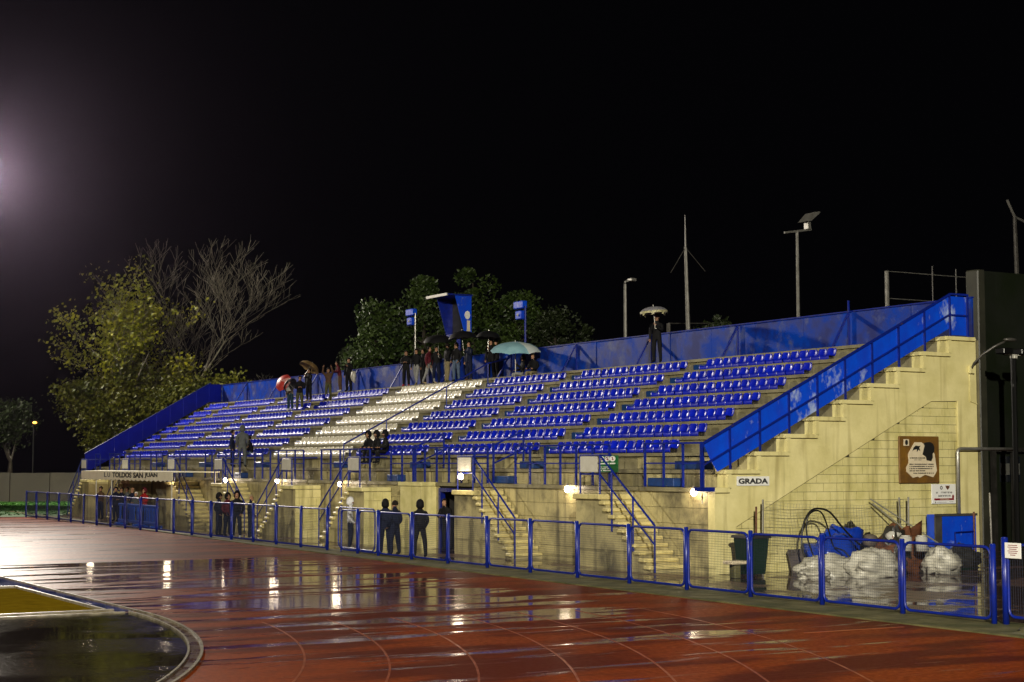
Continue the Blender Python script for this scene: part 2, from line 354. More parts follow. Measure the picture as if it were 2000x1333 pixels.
def arc(r, a0, a1, n): return [(CX + r * math.cos(R(a0 + (a1 - a0) * i / n)), CY + r * math.sin(R(a0 + (a1 - a0) * i / n))) for i in range(n + 1)]
def ring(r0, r1, a0, a1, n, y1, z0, z1, mbb):
    p0 = arc(r0, a0, a1, n); p1 = arc(r1, a0, a1, n)
    for i in range(len(p0) - 1): mbb.prism([p0[i], p0[i + 1], p1[i + 1], p1[i]], lambda u, v, z: (u, v, z), z0, z1)
    return mbb
for r in (22.55, 23.8, 25.05, 26.4, 27.7, 28.95, 30.35):
    tag(ring(r - 0.016, r + 0.016, -8, -75, 40, CY - r * 0.139 + 0.01, -0.002, 0.004, MB()).build('track_line', 'line_paint'), kind='structure')
mb = MB(); p, q = onz(1570, 1237), onz(1765, 1225)
mb.bar((p.x, p.y, 0.003), (q.x, q.y, 0.003), 0.06, 0.006); tag(mb.build('track_line', 'line_paint'), kind='structure')
tag(ring(RI - 0.035, RI + 0.012, 0, -75, 40, 0, -0.02, 0.045, MB()).build('inner_kerb', 'kerb_white'), kind='structure')
mb = MB(); mb.box(CX + RI - 0.026, CX + RI + 0.012, 32.0, 100, -0.02, 0.035); tag(mb.build('inner_kerb', 'kerb_white'), kind='structure')
tag(ring(RI - 0.20, RI - 0.036, 0, -75, 40, 0, -0.02, 0.008, MB()).build('drain_channel', 'gutter_brown'), kind='structure')
tag(ring(RI - 0.235, RI - 0.201, 0, -75, 40, 0, -0.02, 0.04, MB()).build('inner_kerb', 'kerb_white'), kind='structure')
sheet('infield', [(-45, 31.95), (CX + RI - 0.24, 31.95)] + arc(RI - 0.235, 0, -75, 40) + [(-45, -24)], 0.005, 'infield')
sheet('blue_surround', [(-45, 39.8), (9.78, 39.8), (9.78, 32.5), (10.1, 32.2), (10.14, 32.2), (10.14, 100), (-45, 100)], 0.006, 'blue_ground')
mb = MB(); mb.add([(-2, 32.6, 0.008), (9.59, 32.6, 0.008), (9.59, 39.6, 0.008), (-2, 39.6, 0.008)], [(0, 1, 2, 3)])
tag(mb.build('sand_pit', 'sand'), kind='structure')
mb = MB(); mb.box(9.60, 9.66, 32.5, 39.7, -0.02, 0.06); mb.box(-2, 9.60, 39.62, 39.69, -0.02, 0.06); mb.box(-2, 9.80, 32.38, 32.47, -0.02, 0.05); mb.box(-2, 9.9, 31.97, 32.05, -0.02, 0.03)
tag(mb.build('pit_border', 'kerb_white'), kind='structure')
sheet('pit_margin', [(-2, 32.2), (9.8, 32.2), (9.5, 32.45), (-2, 32.45)], 0.01, 'sand')
mb = MB(); mb.add([(-40, 101, 0.02), (24.5, 92.2, 0.02), (26, 96, 0.02), (45, 106, 0.02), (45, 135, 0.02), (-40, 135, 0.02)], [(0, 1, 2, 3, 4, 5)])
rg = random.Random(3)
for i in range(6000):
    x = rg.uniform(8, 44); y = rg.uniform(95, 128)
    if y < 101 - (x + 40) * 0.136 + 0.4: continue
    a = rg.uniform(0, 6.28); h = rg.uniform(0.05, 0.11); wd = 0.09
    mb.add([(x - wd * math.cos(a), y - wd * math.sin(a), 0.02), (x + wd * math.cos(a), y + wd * math.sin(a), 0.02), (x + rg.uniform(-.08, .08), y + rg.uniform(-.08, .08), h)], [(0, 1, 2)])
tag(mb.build('grass', 'grass'), kind='stuff', label='bright green grass strip below the grey concrete wall', cat='grass')

# ================================================================ the grandstand
Y0 = 35.0
def yend(x): return 93.6 + (x - 26.8) * 0.50
def XK(k): return 27.14 + (k - 1) * 1.023
def ZK(k): return 2.29 if k == 0 else 2.77 + (k - 1) * 0.4875
BLOCKS = [('A', 39.15, 45.9), ('B', 47.0, 53.95), ('C', 55.1, 60.85), ('W', 61.9, 69.7), ('D', 71.1, 77.0), ('E', 78.1, 84.3), ('F', 85.5, 91.7), ('G', 92.9, 96.0)]
GS = thing('grandstand', (26.8, 35, 0), 'long terraced concrete grandstand with rows of blue and white plastic seats and blue guard walls', 'grandstand')
def skewed(mbb, x0, x1, ya, yb, z0, z1, mi=0):                     # yb None = up to the skewed far end
    f = lambda x, yy: yend(x) if yy is None else yy
    return mbb.add([(x0, ya, z0), (x1, ya, z0), (x1, f(x1, yb), z0), (x0, f(x0, yb), z0), (x0, ya, z1), (x1, ya, z1), (x1, f(x1, yb), z1), (x0, f(x0, yb), z1)],
                   [(0, 3, 2, 1), (4, 5, 6, 7), (0, 1, 5, 4), (1, 2, 6, 5), (2, 3, 7, 6), (3, 0, 4, 7)], mi)
rg = random.Random(11)
cuts = [35.42]
for nme, a, b_ in BLOCKS:
    if a > 40: cuts += [a - 0.95]
    if b_ < 95: cuts += [b_ + 0.1]
cuts = sorted(set(cuts)) ; cuts = [c for c in cuts if c < 92.5]
for k in range(1, 10):
    x1 = XK(k + 1) + 0.06 if k < 9 else 36.40
    for i in range(-1, len(cuts)):
        if i == -1: ya, yb, th, mt = 34.92, cuts[0] - 0.012, 0.10, 'cream_plaster'
        else:
            ya = cuts[i]; yb = cuts[i + 1] - 0.012 if i + 1 < len(cuts) else None
            aisle = (yb is not None and yb - ya < 1.4); th = 0.17 if aisle else 0.10; mt = 'concrete'
        m_ = MB(); dz = rg.uniform(-0.006, 0.006); pr = 0.07 + (0.02 if th > 0.12 else 0) + rg.uniform(-0.008, 0.008)
        if i == -1: dz, pr = 0.008, 0.06
        skewed(m_, XK(k) - pr, x1 + (0.015 if i == -1 else 0), ya, yb, ZK(k) - th, ZK(k) + dz)
        m_.build('tread_slab', mt, GS)
    top = ZK(k) - 0.11
    m_ = MB(); skewed(m_, XK(k), XK(k) + 0.11, 34.92, 35.40, ZK(k - 1) + 0.003, top); m_.build('riser', 'cream_plaster', GS)
    if k <= 2:                                                      # block-built risers along the walkway
        m_ = MB(); skewed(m_, XK(k) + 0.035, XK(k) + 0.2, 35.40, None, ZK(k - 1) - 0.1, top + 0.06); m_.build('riser', 'joint', GS)
        yy = 35.43
        while yy < 72:
            l = rg.choice((0.62, 0.66, 0.70)); m_ = MB(); d = rg.uniform(-0.006, 0.006)
            m_.box(XK(k) + d, XK(k) + 0.045, yy, yy + l - 0.018, ZK(k - 1) + 0.004, top - 0.012); m_.build('riser_block', 'wall_block' if rg.random() < 0.5 else 'concrete', GS); yy += l
        m_ = MB(); skewed(m_, XK(k), XK(k) + 0.034, yy, None, ZK(k - 1) + 0.004, top); m_.build('riser', 'concrete', GS)
    else:
        m_ = MB(); skewed(m_, XK(k), XK(k) + 0.2, 35.40, None, ZK(k - 1) - 0.1, top + 0.06); m_.build('riser', 'concrete', GS)
# aisle half steps, painted dark blue
for ya in (36.9, 45.98, 54.02, 60.92, 69.78, 77.1, 84.4):
    for k in range(0, 9):
        if k == 0 and ya in (60.92, 84.4): continue
        m_ = MB(); xb = XK(k + 1) - (0.0 if k else 0.0)
        m_.bbox(xb - (0.44 if k else 0.36), xb - 0.075 if False else xb - 0.004, ya, ya + (1.25 if ya < 37 else 0.86), ZK(k) + 0.008, ZK(k) + 0.25, 0.02); m_.build('aisle_step', 'blue_step', GS)
# back, far end and inside faces
m_ = MB(); skewed(m_, 36.50, 36.62, 35.0, None, 0, 6.60); m_.build('rear_wall', 'concrete', GS)  # unseen rear face of the stand, added to block light
m_ = MB(); poly = [(26.9, 0), (26.9, 2.2)]
for k in range(1, 10): poly += [(XK(k) + 0.02, ZK(k - 1) - 0.02), (XK(k) + 0.02, ZK(k) - 0.12)]
poly += [(36.48, 6.55), (36.48, 0)]
m_.prism(poly, lambda u, v, d: (u, yend(u) - 0.02 - d, v), 0.0, 0.25); m_.build('far_end_wall', 'concrete', GS)
# near end wall: smooth plastered stringer and piers, recessed painted blockwork
poly = [(26.75, 0.0), (26.75, 2.29), (XK(1) + 0.02, 2.29)]
for k in range(1, 10): poly += [(XK(k) + 0.02, ZK(k) - 0.03), (XK(k + 1) + 0.02 if k < 9 else 36.52, ZK(k) - 0.03)]
poly += [(36.52, 0.0), (35.72, 0.0), (35.72, 4.78), (34.65, 4.75), (27.45, 1.25), (27.45, 0.0)]
EW = MB().prism(poly, lambda u, v, d: (u, d, v), 35.0, 35.3).build('end_wall', 'cream_plaster', GS)
m_ = MB(); m_.prism([(27.4, 0), (27.4, 1.3), (34.6, 4.8), (35.8, 4.8), (35.8, 0)], lambda u, v, d: (u, d, v), 35.075, 35.2); m_.build('joint_bed', 'joint', EW)
def clip(poly, a, b_, c):                                           # keep a*x + b*y <= c
    out = []
    for i in range(len(poly)):
        p, q = poly[i], poly[(i + 1) % len(poly)]; fp = a * p[0] + b_ * p[1] - c; fq = a * q[0] + b_ * q[1] - c
        if fp <= 0: out.append(p)
        if fp * fq < 0: t = fp / (fp - fq); out.append((p[0] + (q[0] - p[0]) * t, p[1] + (q[1] - p[1]) * t))
    return out
sl = (4.75 - 1.25) / (34.65 - 27.45); nb = 0
for r in range(20):
    z0 = r * 0.2395 + 0.01; z1 = z0 + 0.229; xx = 27.46 - (0.24 if r % 2 else 0.0)
    while xx < 35.71:
        a, b_ = max(27.46, xx), min(35.71, xx + 0.460); xx += 0.48
        if b_ - a < 0.04: continue
        pg = [(a, z0), (b_, z0), (b_, z1), (a, z1)]
        pg = clip(pg, -sl, 1.0, 1.25 - sl * 27.45 - 0.03); pg = clip(pg, 0, 1, 4.755) if pg else pg
        if len(pg) < 3: continue
        ar = abs(sum(pg[i][0] * pg[(i + 1) % len(pg)][1] - pg[(i + 1) % len(pg)][0] * pg[i][1] for i in range(len(pg)))) / 2
        if ar < 0.006: continue
        f0 = 35.052 + rg.uniform(-0.006, 0.006)
        m_ = MB().prism(pg, lambda u, v, d: (u, d, v), f0, 35.09); m_.build('brick', 'cream_block', EW); nb += 1
print('bricks', nb)
# front wall: block courses, ledge, doorway, piers
FW = MB(); skewed(FW, 26.90, 27.2, 35.3, 48.3, 0, 2.17); skewed(FW, 26.90, 27.2, 50.75, None, 0, 2.17); skewed(FW, 26.90, 27.2, 48.3, 50.75, 2.05, 2.17)
FW = FW.build('front_wall', 'joint', GS)
DOOR = (48.3, 50.75); nw = 0
for r in range(5):
    z0 = r * 0.434 + 0.004; z1 = z0 + 0.424; yy = 35.32 - (0.4 if r % 2 else 0)
    while yy < 76:
        a, b_ = max(35.32, yy), yy + 0.86; yy += 0.873
        if b_ > DOOR[0] and a < DOOR[1]:
            if a < DOOR[0] - 0.1: b_ = DOOR[0] - 0.01
            elif b_ > DOOR[1] + 0.1: a = DOOR[1] + 0.01
            else: continue
        d = rg.uniform(-0.007, 0.007)
        MB().box(26.80 + d, 26.92, a, b_, z0, min(z1, 2.166)).build('wall_block', 'wall_block', FW); nw += 1
m_ = MB(); skewed(m_, 26.80, 26.92, 76.1, None, 0, 2.165); m_.build('wall_render', 'wall_block', FW)
print('wall blocks', nw)
yy = 35.3
while yy < 92:
    l = rg.uniform(2.6, 3.4); yb = min(yy + l, 93.4); m_ = MB(); d = rg.uniform(-0.01, 0.01)
    m_.box(26.71 + d, 27.24, yy, yb - 0.015, 2.172, 2.29 + rg.uniform(-0.006, 0.004)); m_.build('ledge_slab', 'concrete', GS); yy = yb
m_ = MB(); m_.box(26.72, 27.2, 34.92, 35.285, 2.17, 2.30); m_.build('ledge_slab', 'cream_plaster', GS)
m_ = MB(); m_.box(26.2, 26.79, 50.95, 52.6, 0, 2.165); m_.box(26.14, 26.85, 50.9, 52.66, 2.168, 2.30); m_.build('pier', 'cream_block', GS)
DR = MB(); DR.box(26.84, 29.5, 48.2, 48.3, 0, 2.15); DR.box(26.84, 29.5, 50.75, 50.85, 0, 2.15); DR.box(29.5, 29.6, 48.2, 50.85, 0, 2.15); DR.box(27.2, 29.5, 48.3, 50.75, 2.1, 2.16)
DR = DR.build('doorway', 'dark_ground', GS)
m_ = MB(); m_.box(26.76, 26.95, 50.60, 50.745, 0, 2.10); m_.box(26.76, 26.95, 48.305, 48.42, 0, 2.10); m_.box(26.76, 26.95, 48.42, 50.60, 1.97, 2.10); m_.build('door_frame', 'blue_dark', DR)

# seats: one shell, copied
def seat_mesh(material):
    prof = [(-0.20, 0.0, .215), (-0.21, 0.07, .220), (-0.19, 0.135, .222), (-0.08, 0.125, .222), (0.06, 0.11, .222), (0.125, 0.14, .220), (0.155, 0.21, .215), (0.18, 0.30, .205), (0.195, 0.365, .18), (0.20, 0.39, .13)]
    S = (-1, -0.82, -0.4, 0, 0.4, 0.82, 1); vs = []; nS = len(S)
    for off in (0.0, 0.022):
        for i, (x, z, hw) in enumerate(prof):
            for s_ in S:
                e = s_ * s_; up = 0.035 * e if 2 <= i <= 5 else 0.0; fw = -0.055 * e if i >= 5 else 0.0
                vs.append((x + fw + (off if i >= 5 else 0), s_ * hw, z + up - (off if i < 5 else 0)))
    fs = []; n = len(prof)
    for o_ in (0, n * nS):
        for i in range(n - 1):
            for j in range(nS - 1):
                a = o_ + i * nS + j; fs.append((a, a + 1, a + nS + 1, a + nS))
    for i in range(n - 1):
        for j in (0, nS - 1):
            a = i * nS + j; fs.append((a, a + nS, a + nS + n * nS, a + n * nS))
    for j in range(nS - 1):
        for i in (0, n - 1):
            a = i * nS + j; fs.append((a, a + 1, a + 1 + n * nS, a + n * nS))
    m_ = MB(); m_.add(vs, fs); return m_.mesh('seat_' + material, material, smooth=True)
SB, SW = seat_mesh('blue_seat'), seat_mesh('white_seat')
allseats = []
for k in range(2, 9):
    for nme, a, b_ in BLOCKS:
        if nme == 'G': b_ = min(b_, yend(XK(k)) - 0.5)
        n = max(0, int(round((b_ - a) / 0.455))); 
        if n < 1: continue
        st = (b_ - a) / n
        for i in range(n):
            y = a + (i + 0.5) * st; x = XK(k) + 0.34
            allseats.append((math.hypot(x, y), x, y, ZK(k) + 0.008, nme == 'W'))
allseats.sort()
near, rest = allseats[:300], allseats[300:]
rg = random.Random(5)
for d, x, y, z, wht in near:
    o = piece('seat', SW if wht else SB, GS, (x + rg.uniform(-.008, .008), y + rg.uniform(-.01, .01), z), (rg.uniform(-.015, .015), rg.uniform(-.03, .03), rg.uniform(-.05, .05)))
    if wht: o['label'] = 'white plastic seat'
for wht, nm_, me in ((False, 'far_seats', SB), (True, 'white_far_seats', SW)):
    m_ = MB(); V = [v.co.copy() for v in me.vertices]; F = [tuple(p.vertices) for p in me.polygons]
    for d, x, y, z, w_ in rest:
        if w_ != wht: continue
        r_ = Matrix.Rotation(rg.uniform(-.05, .05), 3, 'Z') @ Matrix.Rotation(rg.uniform(-.03, .03), 3, 'Y')
        m_.add([(r_ @ v) + Vector((x, y, z)) for v in V], F)
    if m_.v: tag(m_.build(nm_, 'white_seat' if wht else 'blue_seat', GS, smooth=True), kind='stuff', label='white plastic seats of the middle block' if wht else 'blue plastic seats towards the far end')
print('seats', len(allseats))

# back guard wall: painted sheets, cap rail, raking struts
BWX = 36.44; yy = 35.05; i = 0
while yy < 98.2:
    yb = min(yy + 2.55, 98.4); m_ = MB(); d = rg.uniform(-0.01, 0.01)
    m_.box(BWX + d, BWX + 0.05 + d, yy + 0.006, yb - 0.006, 6.70, 7.86 + rg.uniform(-0.006, 0.006)); m_.build('back_panel', 'blue_wall', GS); yy = yb; i += 1
m_ = MB(); m_.box(BWX - 0.03, BWX + 0.08, 35.05, 98.4, 7.872, 7.915); m_.build('top_rail', 'blue_paint', GS)
for y in (40.4, 46.2, 51.55, 56.9, 62.2, 67.5, 72.8, 78.1, 83.4, 88.7, 94.0):
    m_ = MB(); m_.bar((35.72, y + 0.06, 6.68), (36.40, y, 7.85), 0.06); m_.bar((36.40, y, 6.68), (36.40, y, 7.86 if y > 41 else 8.25), 0.05)
    m_.build('strut', 'blue_paint', GS)
# near side guard: framed sheets climbing the end of the terrace
def gtop(x): return 3.46 + (x - 26.3) * 0.4884
px = [26.36] + [XK(k) + 0.10 for k in range(1, 10)]
for i in range(9):
    a, b_ = px[i] + 0.02, px[i + 1] - 0.02
    sla = 0.30 if i == 0 else 0.0
    MB().prism([(a, gtop(a) - 0.02), (b_, gtop(b_) - 0.02), (b_, gtop(b_) - 0.57), (a + sla * 0.75, gtop(a + sla * .75) - 0.57)], lambda u, v, d: (u, d, v), 34.985, 35.0 - 0.004).build('side_panel', 'blue_panel', GS)
    MB().prism([(a + sla * 0.8, gtop(a + sla * .8) - 0.60), (b_, gtop(b_) - 0.60), (b_, gtop(b_) - 1.0), (a + sla * 1.5, gtop(a + sla * 1.5) - 1.0)], lambda u, v, d: (u, d, v), 34.985, 35.0 - 0.004).build('side_panel', 'blue_panel', GS)
    m_ = MB(); m_.bar((px[i + 1], 34.955, ZK(i + 1) + 0.01), (px[i + 1], 34.955, gtop(px[i + 1]) + 0.01), 0.05); m_.build('side_post', 'blue_paint', GS)
m_ = MB(); m_.bbox(35.47, 36.12, 34.985, 34.996, 7.33, 7.87, 0.002); m_.build('side_panel', 'blue_panel', GS)
m_ = MB(); m_.bbox(35.47, 36.12, 34.985, 34.996, 6.72, 7.29, 0.002); m_.build('side_panel', 'blue_panel', GS)
m_ = MB(); m_.bar((36.15, 34.955, 6.68), (36.15, 34.955, 7.93), 0.05); m_.build('side_post', 'blue_paint', GS)
m_ = MB(); m_.bar((26.34, 34.95, gtop(26.34)), (35.45, 34.95, gtop(35.45)), 0.055); m_.bar((35.45, 34.95, gtop(35.45)), (36.17, 34.95, 7.93), 0.055); m_.bar((35.45, 34.95, 7.31), (36.15, 34.95, 7.31), 0.045)
m_.bar((26.36, 34.945, gtop(26.36) - 0.585), (35.45, 34.945, gtop(35.45) - 0.585), 0.045); m_.build('side_rail', 'blue_paint', GS)
m_ = MB(); m_.bar((26.30, 34.97, 2.31), (26.30, 34.97, 3.5), 0.07); m_.box(26.25, 26.75, 34.95, 35.25, 2.2, 2.31); m_.build('side_post', 'blue_paint', GS)
# far side guard
mat('blue_side', (0.003, 0.014, 0.42), (0.003, 0.010, 0.34), 1.2, 0.45, 0.6)
for i in range(10):
    a = 26.4 + i * 1.0; b_ = a + 0.985
    m_ = MB(); P = lambda x, z, d: (x, yend(x) - 0.05 + d, z)
    za, zb = min(gtop(a), 7.93), min(gtop(b_), 7.93); ba, bb = max(2.2, za - 1.12), zb - 1.12
    m_.add([P(a, ba, 0), P(b_, bb, 0), P(b_, zb, 0), P(a, za, 0), P(a, ba, .03), P(b_, bb, .03), P(b_, zb, .03), P(a, za, .03)], [(0, 1, 2, 3), (7, 6, 5, 4), (0, 4, 5, 1), (1, 5, 6, 2), (2, 6, 7, 3), (3, 7, 4, 0)])
    m_.build('side_panel', 'blue_side', GS)
m_ = MB(); m_.bar((26.35, yend(26.35) - .07, gtop(26.35) + .02), (35.5, yend(35.5) - .07, gtop(35.5) + .02), 0.05); m_.build('side_rail', 'blue_paint', GS)

# railing along the ledge
STAIRS = [(38.85, -1), (46.25, -1), (55.85, 1), (62.25, 1), (69.0, -1), (75.4, -1), (83.75, 1), (91.3, 1)]
gaps = [(38.5, 39.4), (45.75, 46.9)] + [((yn - 0.9, yn + 0.05) if d > 0 else (yn - 0.05, yn + 0.9)) for yn, d in STAIRS[2:]]
y = 35.57; run = []; runs = []
while y < 93.0:
    if any(a < y < b_ for a, b_ in gaps):
        if run: runs.append(run); run = []
    else: run.append(y)
    y += 0.905
if run: runs.append(run)
for run in runs:
    if len(run) < 2: continue
    rl = MB(); rl.bar((26.78, run[0] - 0.02, 3.50), (26.78, run[-1] + 0.02, 3.50), 0.05); rl.bar((26.78, run[0], 2.95), (26.78, run[-1], 2.95), 0.04)
    rl = rl.build('railing', 'blue_paint', GS)
    for y in run:
        m_ = MB(); m_.bar((26.80, y, 2.295), (26.80, y, 3.48), 0.055); m_.box(26.75, 26.87, y - 0.05, y + 0.05, 2.293, 2.303); m_.build('railing_post', 'blue_paint', rl)
hr = MB(); pts = [(28.0, 61.4, 3.74), (34.77, 61.4, 7.26), (35.85, 61.4, 7.52)]
hr.tube(pts, 0.032, 8)
for x, zt, zb in ((28.0, 3.74, 2.78), (29.93, 4.74, 3.75), (32.75, 6.20, 5.22), (34.77, 7.24, 6.2)): hr.tube([(x, 61.4, zb), (x, 61.4, zt)], 0.028, 8)
hr.build('aisle_handrail', 'blue_paint', GS)
for y in (52.6, 46.95):
    hr = MB(); hr.bar((26.80, y, 2.30), (26.80, y, 3.62), 0.06); hr.bar((26.80, y, 3.55), (27.95, y, 4.02), 0.05); hr.bar((26.80, y, 2.95), (27.95, y, 3.42), 0.045); hr.bar((27.95, y, 2.78), (27.95, y, 4.02), 0.05)
    hr.build('aisle_handrail', 'blue_paint', GS)

# ================================================================ staircases up to the ledge
slabels = ['steep concrete staircase with blue handrails nearest to the end wall, below the green notice',
           'stained concrete staircase with blue handrails beside the open blue doorway',
           'concrete staircase showing its cream block back behind the whispering pair',
           'concrete staircase with a cream block back left of the white hooded person',
           'concrete staircase with dark handrails behind the four people at the fence',
           'concrete staircase with dark handrails just beside the white canopy tent',
           'concrete staircase mostly hidden under the white canopy tent',
           'farthest concrete staircase, beyond the canopy tent at the end of the stand']
XO, XI, HL = 25.62, 26.775, 2.08
for si, (yn, d) in enumerate(STAIRS):
    st = thing('staircase', (26.2, yn, 0), slabels[si], 'staircase', 'staircases along the front wall of the stand')
    Yd = lambda t: yn + d * t                                       # t > 0 runs down the flight, t < 0 is the landing
    lo_hi = lambda a, b_: (min(a, b_), max(a, b_))
    LL = 1.32; nr = 11; hr_ = HL / nr; td = 0.242
    prof = [(-LL, 0), (-LL, HL - 0.16), (0.0, HL - 0.16)]
    for i in range(nr - 1): prof += [(i * td, HL - (i + 1) * hr_ - 0.04), ((i + 1) * td, HL - (i + 1) * hr_ - 0.04)]
    prof += [((nr - 1) * td, 0)]
    MB().prism(prof, lambda u, v, x: (x, Yd(u), v), XO + 0.06, XI).build('stair_body', 'wall_block', st)
    a, b_ = lo_hi(Yd(-LL - 0.04), Yd(0.03)); m_ = MB(); m_.bbox(XO - 0.04, XI, a, b_, HL - 0.155, HL, 0.02); m_.build('landing_slab', 'cream_block' if d > 0 else 'step_cream', st)
    for i in range(nr - 1):
        z = HL - (i + 1) * hr_; a, b_ = lo_hi(Yd(i * td - 0.02), Yd((i + 1) * td + 0.04)); jx = rg.uniform(-0.03, 0.03)
        m_ = MB(); m_.bbox(XO - 0.03 + jx, XI - 0.01, a, b_, z - 0.115, z, 0.03)
        fz = lo_hi(Yd((i + 1) * td - 0.02), Yd((i + 1) * td - 0.005)); m_.build('step', 'step_cream', st)
    if d > 0 and si < 6:                                            # block courses on the back of the stair block
        yb = Yd(-LL); ex = (XI - XO - 0.06)
        for r in range(6):
            z0 = r * 0.318 + 0.004; n3 = 3 if r % 2 else 2
            xs = [0, .33, .67, 1] if r % 2 else [0, .17, .5, .83, 1]
            for j in range(len(xs) - 1):
                m_ = MB(); dd = rg.uniform(-0.005, 0.005); m_.box(XO + 0.06 + ex * xs[j] + 0.005, XO + 0.06 + ex * xs[j + 1] - 0.005, yb - 0.035 + dd, yb - 0.001, z0, z0 + 0.308); m_.build('wall_block', 'cream_block', st)
    h = MB(); X = XO + 0.03; p1 = Yd(-0.02); p0 = Yd(-1.04); tl = (nr - 1) * td + 0.22; pe = Yd(tl)
    h.tube([(X, p0, 3.18), (X, p1, 3.18), (X, pe, 1.28), (X, pe, 0.02)], 0.030, 8)
    h.tube([(X, p0, 2.64), (X, p1, 2.64), (X, pe, 0.76)], 0.024, 8)
    h.tube([(X, p0, 3.18), (26.75, p0, 3.18)], 0.026, 8)
    h.build('handrail', 'blue_paint', st)
    for t, zt, zb in ((-1.04, 3.18, 1.92), (-0.02, 3.18, 1.92), (0.58, 2.74, 1.05), (1.62, 2.0, 0.55)):
        m_ = MB(); m_.tube([(X, Yd(t), zb), (X, Yd(t), zt)], 0.027, 8); m_.build('handrail_post', 'blue_paint', st)
    a, b_ = lo_hi(Yd(-0.98), Yd(-0.08)); m_ = MB(); m_.bbox(X - 0.045, X - 0.03, a, b_, 2.70, 3.14, 0.006); m_.build('rail_plate', 'white_plate', st)
# ================================================================ perimeter fence with wire-mesh panels
FX = 22.80; PIT = 2.342
FN = thing('perimeter_fence', (FX, 21.5, 0), 'long blue tube fence with wire mesh panels along the kerb of the running track', 'fence', 'blue fences beside the track')
def frame_mesh(name, L, H, r=0.15, rad=0.030, material='blue_paint'):
    pts = []
    for cx, cz, a0 in ((L / 2 - r, H - r, 0), (-L / 2 + r, H - r, 90), (-L / 2 + r, r, 180), (L / 2 - r, r, 270)):
        for k in range(5): t = R(a0 + k * 22.5); pts.append((0, cx + r * math.cos(t), cz + r * math.sin(t)))
    m_ = MB(); m_.tube(pts + [pts[0]], rad, 7, cap=False); return m_.mesh(name, material, smooth=True)
def wires_mesh(name, L, H, st=0.055, t=0.0050, material='wire'):
    m_ = MB(); n = int(L / st)
    def strip(p, q):
        p, q = Vector(p), Vector(q); a = Vector((t / 2, 0, 0)); b_ = (q - p).normalized().cross(a).normalized() * t / 2
        vs = [p + a, p + b_, p - a, p - b_, q + a, q + b_, q - a, q - b_]; m_.add(vs, [(0, 1, 5, 4), (1, 2, 6, 5), (2, 3, 7, 6), (3, 0, 4, 7)])
    for i in range(1, n): y = -L / 2 + i * L / n; strip((0, y, 0.03), (0, y, H - 0.03))
    n2 = int(H / st)
    for i in range(1, n2): z = i * H / n2; strip((0.003, -L / 2 + 0.02, z), (0.003, L / 2 - 0.02, z))
    return m_.mesh(name, material)
PH = 1.30; PL = PIT - 0.13
FM, WM = frame_mesh('fence_panel', PL, PH), wires_mesh('wire_mesh', PL, PH)
pm = MB().tube([(0, 0, -0.05), (0, 0, 1.44)], 0.054, 10); pm.ball((0, 0, 1.44), (0.054, 0.054, 0.02), 8, 4); POST = pm.mesh('post', 'blue_paint', smooth=True)
rg = random.Random(21)
def panel(par, y0, y1, me_f=None, me_w=None, x=FX):
    L_ = y1 - y0
    f = piece('fence_panel', me_f or frame_mesh('narrow_panel', L_, PH), par, (x + rg.uniform(-.015, .015), (y0 + y1) / 2, 0.11 + rg.uniform(-.012, .012)), (0, rg.uniform(-.012, .012), rg.uniform(-.012, .012)))
    wv = bpy.data.objects.new('wire_mesh', me_w or wires_mesh('narrow_wire', L_, PH, t=0.0034)); COL.objects.link(wv); wv.parent = f
ys1 = [21.55 + i * PIT for i in range(12)]; P2 = 2.262; ys2 = [51.28 + i * P2 for i in range(19)]
FM2, WM2 = frame_mesh('fence_panel', P2 - 0.13, PH), wires_mesh('wire_mesh', P2 - 0.13, PH)
for y in ys1 + [48.85] + ys2: piece('post', POST, FN, (FX, y, 0.02), (rg.uniform(-.012, .012), rg.uniform(-.016, .016), 0))
for a, b_ in zip(ys1, ys1[1:]): panel(FN, (a + b_) / 2 - PL / 2, (a + b_) / 2 + PL / 2, FM, WM)
for a, b_ in zip(ys2, ys2[1:]): panel(FN, (a + b_) / 2 - (P2 - .13) / 2, (a + b_) / 2 + (P2 - .13) / 2, FM2, WM2)
panel(FN, ys1[-1] + 0.07, 48.78); panel(FN, 48.92, 50.12)
m_ = MB(); m_.tube([(FX, 50.16, 0.0), (FX, 50.16, 1.42)], 0.026, 8); m_.build('slim_post', 'blue_paint', FN, smooth=True)
GT = thing('gate', (FX + 0.35, 49.4, 0), 'blue mesh gate leaf with a rounded corner, open behind the white hooded person', 'gate')
f = piece('gate_frame', frame_mesh('gate_frame', 3.35, 1.34, 0.22, 0.026), GT, (FX + 0.22, 49.45, 0.14), (0, 0, R(-4))); wv = bpy.data.objects.new('wire_mesh', wires_mesh('gate_wire', 3.35, 1.34, t=0.003)); COL.objects.link(wv); wv.parent = f
F2 = thing('perimeter_fence', (FX + 0.1, 20.6, 0), 'short end of the blue mesh fence past the gap, carrying a small white notice', 'fence', 'blue fences beside the track')
for y in (21.36, 19.0): piece('post', POST, F2, (FX + 0.1, y, 0.06), scale=(1.15, 1.15, 1.06))
f = piece('fence_panel', FM, F2, (FX + 0.1, 20.18, 0.17)); wv = bpy.data.objects.new('wire_mesh', WM); COL.objects.link(wv); wv.parent = f
p = onx(1979, 1076, FX + 0.06); nt_ = MB(); nt_.bbox(FX + 0.045, FX + 0.06, p.y - 0.19, p.y + 0.19, p.z - 0.14, p.z + 0.14, 0.004)
nt_ = nt_.build('notice', 'white_sign'); tag(nt_, 'small square white notice with red print hung on the fence past the gap', 'notice')
m_ = MB()
